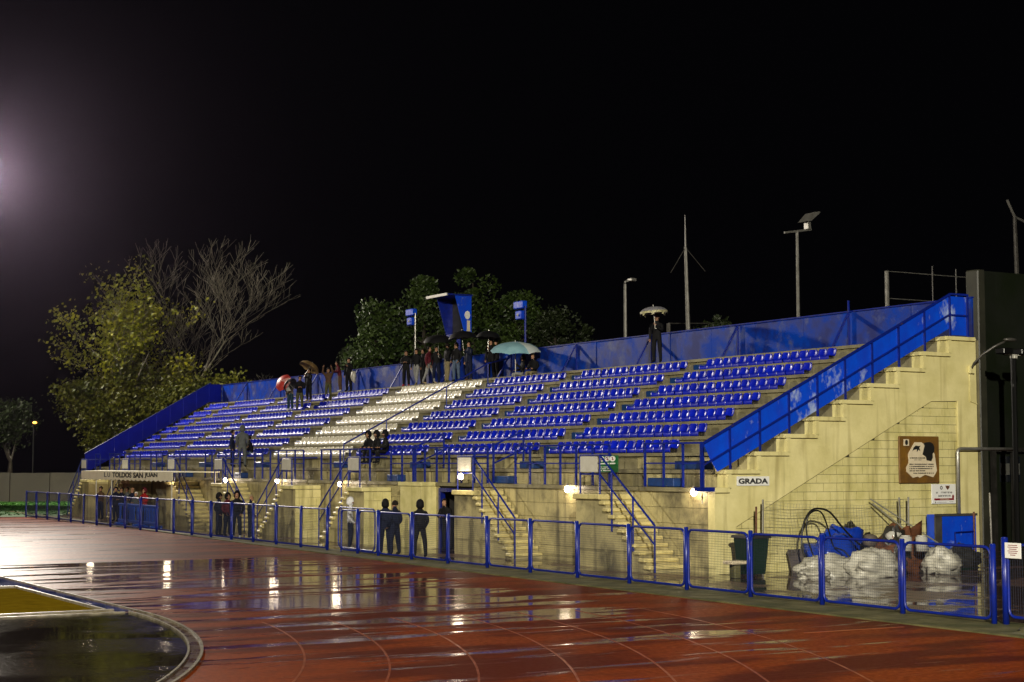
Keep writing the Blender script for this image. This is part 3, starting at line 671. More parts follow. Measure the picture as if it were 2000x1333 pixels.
for i in range(6):
    ln = (0.22, 0.24, 0.18, 0.24, 0.2, 0.12)[i]; m_.box(FX + 0.042, FX + 0.0445, p.y - ln / 2, p.y + ln / 2, p.z + 0.09 - i * 0.035, p.z + 0.102 - i * 0.035)
m_.build('print', 'red_ink', nt_)
rock = MB().ball((22.4, 19.4, 0.0), (0.75, 1.3, 0.16), 10, 6, jit=0.5).build('kerb_stone', 'kerb_concrete', smooth=True); tag(rock, 'rough pale concrete lump at the foot of the fence gap', 'stone')

# ================================================================ lit bulbs on the front wall
llab = ['lit wall bulb nearest the cream end wall', 'lit wall bulb between the two near staircases', 'lit bulb hanging under the white plate by the blue doorway', 'lit wall bulb above the white hooded person',
        'lit wall bulb left of the staircase with the nearer cream back', 'lit wall bulb above the people standing at the fence', 'lit wall bulb at the right end of the white canopy tent', 'lit wall bulb at the far left end of the canopy tent']
for i, (px_, py_, X) in enumerate([(1355, 962, 26.62), (1108, 956, 26.62), (900, 931, 25.45), (664, 946, 26.5), (541, 940, 26.5), (440, 938, 26.5), (333, 936, 25.5), (183, 928, 25.5)]):
    p = onx(px_, py_, X)
    lt = thing('wall_lamp', p, llab[i], 'wall lamp', 'lit bulbs along the front wall')
    m_ = MB(); m_.ball(p, (0.085, 0.085, 0.10), 12, 8); m_.build('bulb', 'bulb', lt, smooth=True)
    m_ = MB(); m_.tube([(p.x, p.y, p.z + 0.09), (p.x, p.y, p.z + 0.17)], 0.035, 8); m_.bar((p.x, p.y, p.z + 0.15), (min(p.x + 0.18, 26.80) if X > 26 else p.x + 0.15, p.y, p.z + 0.16), 0.012); m_.build('lamp_holder', 'dark_steel', lt)
    if X > 26: m_ = MB(); m_.tube([(26.79, p.y - 0.12, p.z + 0.13), (26.79, p.y - 0.14, p.z - 0.3)], 0.012, 5); m_.build('conduit', 'steel', lt)
    ld = bpy.data.lights.new('wall_lamp_light', 'POINT'); ld.energy = 16; ld.color = (1, 0.80, 0.55); ld.shadow_soft_size = 0.11
    lo = bpy.data.objects.new('wall_lamp_light', ld); COL.objects.link(lo); lo.parent = lt; lo.location = (-0.16, 0, -0.02)

# ================================================================ signs and fittings on the end wall
YS = 34.985
def flat(name, px0, py0, px1, py1, Y, th, material, label, cat, bev=0.01):
    a, b_ = ony(px0, py0, Y), ony(px1, py1, Y); m_ = MB(); m_.bbox(a.x, b_.x, Y - th, Y, b_.z, a.z, bev)
    o = m_.build(name, material); tag(o, label, cat); return o, a, b_
g_, a, b_ = flat('sign', 1438, 931, 1502, 949, 34.995, 0.025, 'white_sign', 'white sign reading GRADA on the yellow stepped wall', 'sign')
words('GRADA', (b_.x - a.x) * 0.90, (a.z - b_.z) * 0.58, 0.004, 'lettering', 'black_ink', g_, ((a.x + b_.x) / 2, 34.966, (a.z + b_.z) / 2), '-Y', 0.035)
# wooden memorial board
pb, a, b_ = flat('plaque', 1753, 852, 1833, 944, 35.04, 0.06, 'wood_board', 'brown wooden board with a torn parchment plate and black silhouette on the end wall', 'plaque', 0.02)
W_, H_ = b_.x - a.x, a.z - b_.z
def UV(poly, x0=90, y0=60, x1=1130, y1=1250): return [(a.x + (u - x0) / (x1 - x0) * W_, a.z - (v - y0) / (y1 - y0) * H_) for u, v in poly]
par = UV([(480, 215), (650, 215), (700, 250), (725, 300), (700, 400), (670, 520), (750, 580), (775, 670), (880, 690), (925, 600), (920, 500), (955, 455), (990, 520), (1010, 700), (1040, 930), (1000, 1010), (940, 1100), (730, 1035), (590, 1110), (540, 1080), (410, 1110), (260, 960), (255, 850), (320, 740), (310, 510)])
MB().prism(par, lambda u, v, d: (u, d, v), 34.955, 34.979).build('parchment', 'parchment', pb)
sil = UV([(725, 300), (700, 245), (770, 215), (860, 205), (930, 245), (970, 330), (965, 450), (920, 500), (922, 600), (885, 685), (775, 665), (752, 580), (675, 520), (700, 400)])
MB().prism(sil, lambda u, v, d: (u, d, v), 34.93, 34.978).build('silhouette', 'black_ink', pb)
MB().prism(UV([(200, 140), (332, 140), (332, 305), (200, 305)]), lambda u, v, d: (u, d, v), 34.96, 34.979).build('badge', 'parchment', pb)
m_ = MB(); m_.prism(UV([(235, 175), (265, 155), (295, 175), (303, 240), (290, 275), (265, 290), (240, 275), (228, 240)]), lambda u, v, d: (u, d, v), 34.956, 34.959)
m_.prism(UV([(410, 445), (440, 350), (500, 295), (560, 310), (620, 300), (590, 350), (610, 440), (570, 400), (520, 465), (530, 390), (480, 400), (440, 410)]), lambda u, v, d: (u, d, v), 34.951, 34.954)
rg = random.Random(9)
def script(m2, u0, u1, v, h, hw=1.0):                               # a line of illegible handwriting: short uneven strokes
    u = u0
    while u < u1:
        l = rg.uniform(8, 22); k = rg.uniform(-h, h)
        m2.prism(UV([(u, v - h * .5 + k * .3), (u + l, v - h * .5 - k * .4), (u + l, v + h * .5), (u, v + h * .6)]), lambda u_, v_, d: (u_, d, v_), 34.951, 34.954); u += l + (rg.uniform(2, 6) if rg.random() < 0.8 else rg.uniform(14, 22))
for u0, u1, v, h in ((340, 740, 612, 26), (450, 640, 660, 14), (325, 950, 770, 24), (330, 950, 825, 24), (325, 910, 880, 24), (330, 730, 935, 24), (425, 945, 995, 24)): script(m_, u0, u1, v, h)
m_.build('lettering', 'black_ink', pb)
# white arrow sign
sg, a, b_ = flat('sign', 1818, 946, 1866, 984, 35.03, 0.03, 'white_sign', 'white sign with two crests and a dark red arrow beside the grey pipe', 'sign')
W_, H_ = b_.x - a.x, a.z - b_.z
def UV2(poly): return [(a.x + (u - 210) / 1240 * W_, a.z - (v - 150) / 1020 * H_) for u, v in poly]
pr = lambda m2, poly, d0=34.994, d1=34.999: m2.prism(UV2(poly), lambda u, v, d: (u, d, v), d0, d1)
m_ = MB(); pr(m_, [(335, 885), (1250, 885), (1250, 790), (1225, 790), (1295, 690), (1365, 790), (1335, 790), (1335, 985), (335, 985)]); m_.build('arrow', 'red_ink', sg)
words('OFICINA', 480 / 1240 * W_, 70 / 1020 * H_, 0.002, 'lettering', 'parchment', sg, (*[UV2([(860, 0)])[0][0]], 34.991, UV2([(0, 935)])[0][1]))
m_ = MB(); pr(m_, [(915, 225), (970, 245), (1025, 235), (1080, 245), (1125, 225), (1110, 340), (1025, 455), (940, 340)]); m_.build('crest', 'rust', sg)
m_ = MB()
ov = [(700 + 65 * math.cos(t / 12 * 6.283), 340 + 100 * math.sin(t / 12 * 6.283)) for t in range(12)]; iv = [(700 + 32 * math.cos(t / 12 * 6.283), 340 + 55 * math.sin(t / 12 * 6.283)) for t in range(12)]
for t in range(12): pr(m_, [ov[t], ov[(t + 1) % 12], iv[(t + 1) % 12], iv[t]])
for u0, u1, v0, v1 in ((430, 560, 555, 640), (680, 1270, 545, 630), (540, 1150, 715, 800), (370, 420, 1050, 1130), (470, 980, 1080, 1095), (1015, 1030, 1040, 1160), (1100, 1320, 1060, 1080)):
    u = u0; tall = v1 - v0
    while u < u1 - 20:
        kind_ = rg.random(); wd = 14 if tall > 40 else 30
        pr(m_, [(u, v0), (u + wd, v0), (u + wd, v1), (u, v1)])
        if kind_ < 0.7 and tall > 40: pr(m_, [(u + wd, v0 if kind_ < .35 else v1 - 18), (u + 38, v0 if kind_ < .35 else v1 - 18), (u + 38, (v0 if kind_ < .35 else v1 - 18) + 18), (u + wd, (v0 if kind_ < .35 else v1 - 18) + 18)])
        if kind_ > 0.4 and tall > 40: pr(m_, [(u + 30, v0), (u + 42, v0), (u + 42, v1), (u + 30, v1)])
        u += 58 if tall > 40 else 42
m_.build('lettering', 'grey_ink', sg)
# green prohibition sign on the railing
p0, p1 = onx(1171, 890, 26.70), onx(1207, 923, 26.70)
gs = MB().bbox(26.70, 26.72, p1.y, p0.y, p1.z, p0.z, 0.005).build('sign', 'green_sign'); tag(gs, 'green sign with three white round pictograms tied to the railing', 'sign')
W_, H_ = p0.y - p1.y, p0.z - p1.z; Q = lambda u, v, d: (d, p0.y - u * W_, p0.z - v * H_)
for cu in (0.0 + 0.12, 0.43, 0.72):
    m_ = MB(); m_.prism([(cu + 0.15 * math.cos(t * math.pi / 8), 0.20 + 0.165 * math.sin(t * math.pi / 8)) for t in range(16)], Q, 26.692, 26.699)
    d_ = m_.build('pictogram', 'white_sign', gs); m_ = MB()
    m_.prism([(cu - 0.05, 0.10), (cu, 0.08), (cu + 0.03, 0.20), (cu + 0.06, 0.27), (cu - 0.04, 0.27), (cu, 0.2)], Q, 26.688, 26.6915); m_.build('symbol', 'red_ink', d_)
m_ = MB()
for u0, u1, v in ((0.0, .22, .49), (.25, .50, .49), (.55, .85, .48), (0.0, .16, .69), (.2, .55, .69), (0.0, .08, .80), (.12, .35, .80), (.4, .62, .79), (0, .13, .91), (.18, .58, .90)):
    u = u0 + 0.02
    while u < u1: l = rg.uniform(.02, .05); h = .035 if v < .6 else .022; m_.prism([(u, v - h), (u + l, v - h), (u + l, v + h), (u, v + h)], Q, 26.692, 26.699); u += l + 0.012
m_.build('lettering', 'white_sign', gs)
# drain pipe, arm lamp, blue cabinet
pp = MB(); q0, q1, q2 = ony(1873, 1005, 34.9), ony(1873, 877, 34.9), ony(1921, 877, 34.9)
pp.tube([q0, (q0.x, 34.9, q1.z - 0.1), (q0.x + 0.03, 34.9, q1.z - 0.03), (q0.x + 0.1, 34.9, q1.z), (q2.x + 1.2, 34.9, q1.z)], 0.055, 10)
tag(pp.build('drain_pipe', 'steel', smooth=True), 'bent grey drain pipe on the right-hand pier of the end wall', 'pipe')
q = ony(1897, 722, 34.95); lt = thing('arm_lamp', q, 'dark curved-arm lamp bracketed to the top corner of the end wall, unlit', 'lamp')
m_ = MB(); m_.tube([q, (q.x - 0.03, 34.8, q.z + 0.18), (q.x + 0.10, 34.6, q.z + 0.42), (q.x + 0.35, 34.35, q.z + 0.66), (q.x + 0.6, 34.2, q.z + 0.8)], 0.035, 8); m_.build('arm', 'dark_steel', lt, smooth=True)
m_ = MB(); m_.ball((q.x + 0.78, 34.15, q.z + 0.86), (0.26, 0.12, 0.06), 10, 6); m_.build('lamp_head', 'dark_steel', lt, smooth=True)
m_ = MB(); m_.bbox(q.x - 0.1, q.x + 0.1, 34.9, 34.995, q.z - 0.12, q.z + 0.1, 0.01); m_.tube([(q.x - 0.04, 34.98, q.z - 0.1), (q.x - 0.04, 34.98, q.z - 0.95), (q.x + 0.25, 34.98, q.z - 1.02)], 0.014, 6); m_.build('bracket', 'cream_plaster', lt)
cb, a, b_ = flat('cabinet', 1809, 1005, 1891, 1090, 34.9, 0.35, 'blue_panel', 'square blue board cabinet leaning against the foot of the end wall', 'cabinet', 0.02)
m_ = MB(); m_.box(a.x - 0.03, b_.x + 0.02, 34.52, 34.548, a.z - 0.05, a.z + 0.02); m_.box(a.x - 0.04, a.x + 0.22, 34.5, 34.547, b_.z, a.z - 0.055); m_.build('frame', 'dark_steel', cb)
m_ = MB(); m_.tube([(a.x + 0.75, 34.5, a.z - 0.95), (a.x + 0.72, 34.5, a.z - 0.52), (b_.x - 0.18, 34.5, a.z - 0.50), (b_.x - 0.18, 34.5, a.z - 0.95)], 0.025, 6); m_.build('handle', 'blue_dark', cb)

# ================================================================ clutter at the foot of the end wall
q = onz(1468, 1127)
bn = thing('wheelie_bin', (q.x, q.y, 0), 'dark green wheelie bin standing at the corner of the end wall', 'bin')
m_ = MB(); m_.prism([(-0.24, 0.08), (0.24, 0.08), (0.32, 1.0), (-0.32, 1.0)], lambda u, v, d: (q.x + u, q.y + d * (0.8 + 0.2 * v), v), -0.33, 0.33); m_.build('body', 'green_bin', bn)
m_ = MB(); m_.prism([(-0.36, 1.004), (0.38, 1.004), (0.36, 1.07), (0.0, 1.11), (-0.34, 1.07)], lambda u, v, d: (q.x + u, q.y + d, v), -0.37, 0.40); m_.build('lid', 'junk_dark', bn)
for s_ in (-0.26, 0.26): m_ = MB(); m_.tube([(q.x + s_ - 0.03, q.y + 0.3, 0.1), (q.x + s_ + 0.03, q.y + 0.3, 0.1)], 0.1, 12); m_.build('wheel', 'rubber', bn)
q = onz(1449, 1112); m_ = MB(); m_.ball((q.x - 0.1, q.y + 0.3, 0.5), (0.30, 0.3, 0.55), 10, 8, jit=0.25); tag(m_.build('rubbish_sack', 'rubber', smooth=True), 'black rubbish sack slumped behind the green bin', 'sack')
q = onz(1436, 1130); tb = thing('stool', (q.x, q.y, 0), 'low pale stone stool by the green bin', 'stool')
m_ = MB(); m_.bbox(q.x - 0.25, q.x + 0.25, q.y - 0.2, q.y + 0.2, 0.36, 0.45, 0.02); m_.build('seat', 'parchment', tb); m_ = MB(); m_.bbox(q.x - 0.1, q.x + 0.1, q.y - 0.12, q.y + 0.12, 0, 0.358, 0.02); m_.build('base', 'kerb_concrete', tb)
q = onz(1546, 1117); q.y -= 0.4; m_ = MB(); m_.prism([(-0.30, 0), (0.30, 0.0), (0.31, 0.60), (0.24, 0.63), (-0.12, 0.61), (-0.26, 0.62), (-0.31, 0.56)], lambda u, v, d: (q.x + u, q.y + d + v * 0.35, v), -0.02, 0.02); tag(m_.build('board', 'grey_board'), 'square grey board propped up between the bin and the white sacks', 'board')
def lump(name, cx, cy, rad, material, label, cat, group=None, n=34, m=22, jit=0.35, z0=0.0, base=0.55):
    m_ = MB(); m_.ball((cx, cy, z0 + rad[2] * base), rad, n, m, jit=jit); vs = []
    for x, y, z in m_.v:
        q = Vector((x, y, z)); c = Vector((cx, cy, z0 + rad[2] * base)); d = q - c
        qs = Vector((q.x * 1.2 + q.z * 1.6, q.y * 1.2, q.z * 0.9 - q.x * 0.5))
        f = 1 + 0.14 * mnoise.noise(q * 2.3) - 0.11 * abs(mnoise.noise(qs * 3.6 + Vector((5, 2, 1)))) + 0.04 * mnoise.noise(q * 9.0)
        q = c + d * f
        if q.z < z0 + 0.05: q = Vector((q.x + d.x * 0.10, q.y + d.y * 0.10, z0 + 0.004 + max(0, q.z - z0) * 0.2))
        vs.append(tuple(q))
    m_.v = vs
    o = m_.build(name, material, smooth=True, origin=(cx, cy, z0)); tag(o, label, cat, group); return o
def at(px_, py_, up=0.0): q_ = onz(px_, py_); return q_.x, q_.y
x, y = at(1626, 1127); lump('sack', x, y + 0.2, (0.86, 0.5, 0.38), 'bag_white', 'long white sack tapering to the left, under the black hose loops', 'sack', 'white sacks')
x, y = at(1592, 1131); lump('sack', x, y + 0.0, (0.42, 0.3, 0.20), 'bag_white', 'small flat white sack nearest the grey board', 'sack', 'white sacks')
x, y = at(1718, 1128); lump('sack', x, y + 0.25, (0.80, 0.55, 0.46), 'bag_white', 'big bulging white sack in the middle of the heap', 'sack', 'white sacks')
x, y = at(1852, 1122); lump('sack', x, y + 0.25, (0.55, 0.45, 0.44), 'bag_white', 'round white sack below the blue cabinet', 'sack', 'white sacks')
x, y = at(1680, 1120); lump('tarpaulin', x, y + 0.85, (1.05, 0.55, 0.85), 'tarp_blue', 'crumpled blue tarpaulin behind the white sacks', 'tarpaulin', base=0.35)
x, y = at(1700, 1118); lump('junk_bundle', x + 0.35, y + 1.0, (0.6, 0.5, 0.9), 'junk_dark', 'dark bundle of junk on top of the blue tarpaulin', 'bundle', jit=0.6, base=0.3)
x, y = at(1775, 1122); lump('junk_bundle', x, y + 0.5, (0.45, 0.4, 0.78), 'junk_dark', 'dark bundle of junk between the middle and the round white sack', 'bundle', jit=0.6, base=0.35)
x, y = at(1800, 1122); lump('rusty_sheet', x, y + 0.7, (0.85, 0.4, 0.85), 'rust', 'rusty brown sheet draped over the heap in front of the cabinet', 'sheet', jit=0.5, base=0.3)
for px_, lab in ((1786, 'clear plastic drum on the heap, nearer the middle sack'), (1817, 'clear plastic drum on the heap, nearer the cabinet')):
    x, y = at(px_, 1124); m_ = MB(); m_.tube([(x, y + 0.3, 0.62), (x, y + 0.3, 1.0)], 0.16, 12); m_.tube([(x, y + 0.3, 1.0), (x, y + 0.3, 1.04)], 0.12, 12); tag(m_.build('plastic_drum', 'plastic_clear', smooth=True), lab, 'drum', 'clear plastic drums')
x, y = at(1722, 1120); m_ = MB(); m_.ball((x - 0.25, y + 0.15, 0.86), (0.22, 0.2, 0.2), 10, 8, jit=0.3); tag(m_.build('cloth_bundle', 'grey_board', smooth=True), 'round grey brown bundle resting on the middle sack', 'bundle')
x, y = at(1765, 1120); m_ = MB(); m_.ball((x - 0.15, y + 0.2, 0.95), (0.24, 0.2, 0.24), 10, 8, jit=0.3); tag(m_.build('plastic_bag', 'plastic_clear', smooth=True), 'pale crumpled plastic bag beside the fence post on the heap', 'bag')
x, y = at(1905, 1112); lump('cable_pile', x, y + 0.5, (0.6, 0.4, 0.40), 'junk_dark', 'low dark pile of cable right of the white sacks', 'pile')
def hose(px_pts, Y, r, name, material, label, cat):
    pts = [ony(a_, b2, Y + dy) for a_, b2, dy in px_pts]; C = []
    for i in range(len(pts) - 1):
        p0, p1, p2, p3 = pts[max(i - 1, 0)], pts[i], pts[i + 1], pts[min(i + 2, len(pts) - 1)]
        for k in range(8):
            t = k / 8; C.append(0.5 * ((2 * p1) + (p2 - p0) * t + (2 * p0 - 5 * p1 + 4 * p2 - p3) * t * t + (3 * p1 - p0 - 3 * p2 + p3) * t ** 3))
    C.append(pts[-1]); m_ = MB(); m_.tube(C, r, 7); o = m_.build(name, material, smooth=True); tag(o, label, cat); return o
hose([(1575, 1100, 0), (1566, 1060, .1), (1570, 1022, .15), (1584, 998, .15), (1602, 994, .1), (1622, 1002, 0), (1645, 1030, -.1), (1672, 1058, -.2), (1700, 1080, -.2)], 33.9, 0.028, 'hose', 'rubber', 'thick black hose arching highest over the white sacks', 'hose')
hose([(1640, 1128, -.2), (1605, 1122, -.2), (1590, 1090, 0), (1576, 1045, .1), (1578, 1010, .1), (1592, 998, .1), (1606, 1004, .1), (1618, 1035, .1), (1628, 1070, .1)], 33.9, 0.022, 'hose', 'rubber', 'thin black hose in a narrow loop inside the bigger arch', 'hose')
hose([(1560, 1118, -.6), (1590, 1126, -.7), (1640, 1122, -.6), (1662, 1100, -.5), (1650, 1078, -.3), (1630, 1070, 0)], 33.9, 0.022, 'hose', 'rubber', 'black hose lying round the foot of the long white sack', 'hose')
hose([(1690, 1078, -.5), (1700, 1100, -.6), (1720, 1125, -.7), (1745, 1128, -.6), (1752, 1100, -.5)], 33.9, 0.02, 'hose', 'green_bin', 'dark green hose hanging over the middle white sack', 'hose')
hose([(1838, 1090, -.5), (1850, 1118, -.6), (1880, 1112, -.4), (1935, 1113, -.2), (1955, 1108, 0)], 33.7, 0.025, 'hose', 'green_bin', 'green hose trailing to the right of the round white sack', 'hose')
for i, (pxb, pxt, pyt, Y, mt, lab) in enumerate([(1477, 1477, 990, 34.6, 'rust', 'short rusty post by the green bin'), (1490, 1490, 976, 34.6, 'steel', 'tall grey post holding the loose netting by the bin'), (1762, 1756, 972, 34.7, 'steel', 'leaning grey post left of the pair holding the loose netting'), (1775, 1774, 971, 34.7, 'steel', 'upright grey post right of the pair holding the loose netting'), (1938, 1933, 963, 34.4, 'steel', 'thin pale post standing alone beyond the wall corner'), (1904, 1902, 1000, 34.5, 'rust', 'thin rusty post at the foot of the wall corner')]):
    t_, b2 = ony(pxt, pyt, Y), ony(pxb, 1100, Y); m_ = MB(); m_.tube([(b2.x, Y, 0), t_], 0.028, 7); tag(m_.build('post', mt), lab, 'post')
a, b_ = ony(1491, 980, 34.62), ony(1756, 975, 34.68); m_ = MB(); rg = random.Random(4)
L_ = b_.x - a.x; NX, NZ = 40, 16
def np_(i, j): u = i / NX; v = j / NZ; return Vector((a.x + L_ * u, 34.63 - 0.05 * math.sin(u * 14) - 0.10 * mnoise.noise((u * 6, v * 3, 1)) - 0.08, 0.55 + 1.38 * v * (1 - 0.10 * math.sin(u * 3.1) - 0.06 * mnoise.noise((u * 5, 3, v * 2)))))
for j in range(NZ + 1): m_.tube([np_(i, j) for i in range(NX + 1)], 0.0035, 3, cap=False)
for i in range(0, NX + 1): m_.tube([np_(i, j) for j in range(NZ + 1)], 0.0035, 3, cap=False)
tag(m_.build('loose_netting', 'galv_wire'), 'sagging loose wire netting hung between posts in front of the end wall', 'netting')
for p0, p1, lab in (((1700, 975), (1812, 1048), 'upper of the two grey poles leaning across the netting'), ((1704, 984), (1800, 1060), 'lower of the two grey poles leaning across the netting')):
    a, b_ = ony(*p0, 34.75), ony(*p1, 34.2); m_ = MB(); m_.tube([a, b_, b_ + (b_ - a) * 0.4], 0.022, 6); tag(m_.build('pole', 'galv_wire'), lab, 'pole', 'leaning poles')

# ================================================================ canopy tent and barriers
TP = [(24.2, 80.9), (24.2, 84.3), (26.4, 80.9)]
zt0 = 2.28
ct = thing('canopy_tent', (24.2, 78, 0), 'white scalloped canopy tent reading TOLDOS SAN JUAN against the front wall', 'tent')
ya_, yb_ = onx(338, 925, 24.2).y, onx(160, 925, 24.2).y
zt = onx(250, 921, 24.2).z; zb = onx(250, 938, 24.2).z
nS = 22; poly = [(ya_, zt), (yb_, zt)]
for i in range(nS, -1, -1):
    y = ya_ + (yb_ - ya_) * i / nS; poly.append((y, zb + 0.03))
    if i > 0: poly.append((ya_ + (yb_ - ya_) * (i - 0.5) / nS, zb - 0.05))
vp = []
m_ = MB(); m_.prism(poly, lambda u, v, d: (d, u, v), 24.17, 24.19); m_.build('valance', 'canvas', ct)
m_ = MB(); m_.add([(24.18, ya_, zt), (24.18, yb_, zt), (25.3, yb_ - 0.1, zt + 0.03), (25.3, ya_ + 0.1, zt + 0.03), (26.4, yb_, zt), (26.4, ya_, zt), (24.18, ya_, zt - .03), (24.18, yb_, zt - .03), (26.4, yb_, zt - .03), (26.4, ya_, zt - .03)], [(0, 1, 2, 3), (3, 2, 4, 5), (6, 9, 8, 7), (0, 3, 5), (1, 4, 2), (0, 6, 7, 1), (4, 8, 9, 5), (0, 5, 9, 6), (1, 7, 8, 4)]); m_.build('roof', 'canvas', ct)
for wd_, a0_, a1_ in (('TOLDOS', 219, 256.4), ('SAN', 259.8, 278.8), ('JUAN', 282, 307)):
    c0, c1 = onx(a1_, 930, 24.15).y, onx(a0_, 930, 24.15).y; words(wd_, c1 - c0, (zt - zb) * 0.62, 0.004, 'lettering', 'black_ink', ct, (24.158, (c0 + c1) / 2, (zt + zb) / 2 + 0.03), '-X', 0.03)
c0, c1 = onx(215, 930, 24.15).y, onx(203, 930, 24.15).y; cm = (c0 + c1) / 2
for ch, yy_ in (('L', c1 - (c1 - c0) * .2), ('U', c0 + (c1 - c0) * .25)): words(ch, (c1 - c0) * .42, (zt - zb) * 0.55, 0.004, 'lettering', 'grey_ink', ct, (24.158, yy_, (zt + zb) / 2 + 0.03), '-X', 0.02)
for x, y in ((24.25, onx(217, 1000, 24.25).y), (24.25, onx(187, 1000, 24.25).y), (24.25, ya_ + 0.3), (26.3, ya_ + 0.3), (26.3, yb_ - .3)):
    m_ = MB(); m_.bar((x, y, 0.0), (x, y, zt), 0.05); m_.build('pole', 'white_plate', ct)
def barrier(px0, px1, X, lab):
    y0, y1 = onx(px1, 1000, X).y, onx(px0, 1000, X).y; L_ = y1 - y0
    t = thing('plastic_barrier', (X, (y0 + y1) / 2, 0), lab, 'barrier', 'blue plastic crowd barriers')
    Yc = lambda u: y0 + u * L_
    for z0, z1 in ((0.14, 0.30), (0.92, 1.05)): m_ = MB(); m_.bbox(X - 0.05, X + 0.05, Yc(0), Yc(1), z0, z1, 0.03); m_.build('rail', 'blue_plastic', t)
    for u in (0.0, 0.16, 0.32, 0.56, 0.72, 0.90): m_ = MB(); w_ = 0.065 if u not in (0.32,) else 0.20; m_.bbox(X - 0.035, X + 0.035, Yc(u), Yc(u + w_), 0.302, 0.918, 0.02); m_.build('bar', 'blue_plastic', t)
    for u in (0.08, 0.84): m_ = MB(); m_.bbox(X - 0.28, X + 0.28, Yc(u), Yc(u + 0.1), 0.0, 0.138, 0.03); m_.build('foot', 'blue_plastic', t)
barrier(232, 278, 23.9, 'blue plastic barrier under the canopy tent, the one nearer its white pole'); barrier(280, 309, 23.9, 'blue plastic barrier under the canopy tent, the one farther from its white pole')

# ================================================================ beyond the stand
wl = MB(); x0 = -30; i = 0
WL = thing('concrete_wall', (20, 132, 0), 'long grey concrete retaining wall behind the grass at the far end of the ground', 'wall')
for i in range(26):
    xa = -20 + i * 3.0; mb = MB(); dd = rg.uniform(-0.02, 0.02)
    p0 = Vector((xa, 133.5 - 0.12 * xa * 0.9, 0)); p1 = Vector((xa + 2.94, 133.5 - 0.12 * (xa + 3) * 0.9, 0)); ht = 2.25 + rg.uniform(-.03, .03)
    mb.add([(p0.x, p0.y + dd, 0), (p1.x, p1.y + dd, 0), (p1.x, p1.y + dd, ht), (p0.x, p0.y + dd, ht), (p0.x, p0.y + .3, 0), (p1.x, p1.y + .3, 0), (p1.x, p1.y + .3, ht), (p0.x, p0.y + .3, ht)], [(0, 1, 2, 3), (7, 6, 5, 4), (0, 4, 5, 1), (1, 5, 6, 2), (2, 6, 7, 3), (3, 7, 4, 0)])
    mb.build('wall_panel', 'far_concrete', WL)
def lamppost(px_, pyb, pyt, Y, lab, head):
    b2, t_ = ony(px_, pyb, Y), ony(px_, pyt, Y); t = thing('lamp_post', (t_.x, Y, 0), lab, 'lamp post')
    m_ = MB(); m_.tube([(t_.x, Y, 0), (t_.x, Y, t_.z * 0.5), t_], [0.11, 0.09, 0.065], 8); m_.build('pole', 'steel', t); head(t, t_, Y)
def head_small(t, p, Y):
    m_ = MB(); m_.tube([p, (p.x, Y, p.z + 0.12), (p.x + 0.18, Y - 0.1, p.z + 0.2)], 0.06, 8); m_.build('arm', 'dark_steel', t); m_ = MB(); m_.bbox(p.x + 0.1, p.x + 0.42, Y - 0.35, Y, p.z + 0.14, p.z + 0.28, 0.03); m_.build('lamp_head', 'steel', t)
def head_flood(t, p, Y):
    m_ = MB(); m_.bar((p.x - 0.75, Y, p.z - 0.12), (p.x + 0.85, Y, p.z + 0.14), 0.09); m_.build('crossarm', 'steel', t)
    m_ = MB(); m_.prism([(0.30, 0.45), (0.62, 0.5), (1.15, 0.92), (1.12, 0.98), (0.75, 0.9)], lambda u, v, d: (p.x + u, Y + d, p.z + v), -0.3, 0.3); m_.build('lamp_head', 'steel', t)
    m_ = MB(); m_.bbox(p.x + 0.52, p.x + 0.72, Y - 0.15, Y + 0.15, p.z + 0.12, p.z + 0.46, 0.02); m_.build('bracket', 'steel', t)
lamppost(1221, 655, 556, 62, 'slim short lamp post with a small head behind the blue back wall', head_small)
lamppost(1557, 612, 452, 58, 'tall grey lamp post with a crossarm and one floodlight head behind the back wall', head_flood)
p = ony(1344, 640, 60); tp_ = ony(1338, 420, 60); md = ony(1339, 484, 60)
ma = thing('antenna_mast', (p.x, 60, 0), 'thin antenna mast with two drooping stays behind the back wall', 'mast')
m_ = MB(); m_.tube([(p.x + 0.25, 60, 0), p, md], [0.12, 0.10, 0.07], 8); m_.build('pole', 'steel', ma)
m_ = MB(); m_.tube([md, tp_], [0.045, 0.02], 6); m_.build('antenna', 'dark_steel', ma)
for q in (ony(1310, 533, 60), ony(1377, 530, 60)): m_ = MB(); m_.tube([md, q], 0.02, 5); m_.build('stay', 'dark_steel', ma)
# twin-headed pole at the far right
p = ony(1986, 525, 60); t_ = ony(1982, 424, 60)
po = thing('lamp_post', (p.x, 60, 0), 'forked dark lamp post rising above the green wall at the right edge', 'lamp post')
m_ = MB(); m_.tube([(p.x, 60, 0), p, t_], [0.14, 0.12, 0.1], 8); m_.build('pole', 'dark_steel', po)
for q in (ony(1967, 391, 60), ony(2006, 436, 60)): m_ = MB(); m_.tube([t_, q], 0.07, 6); m_.build('arm', 'steel', po)
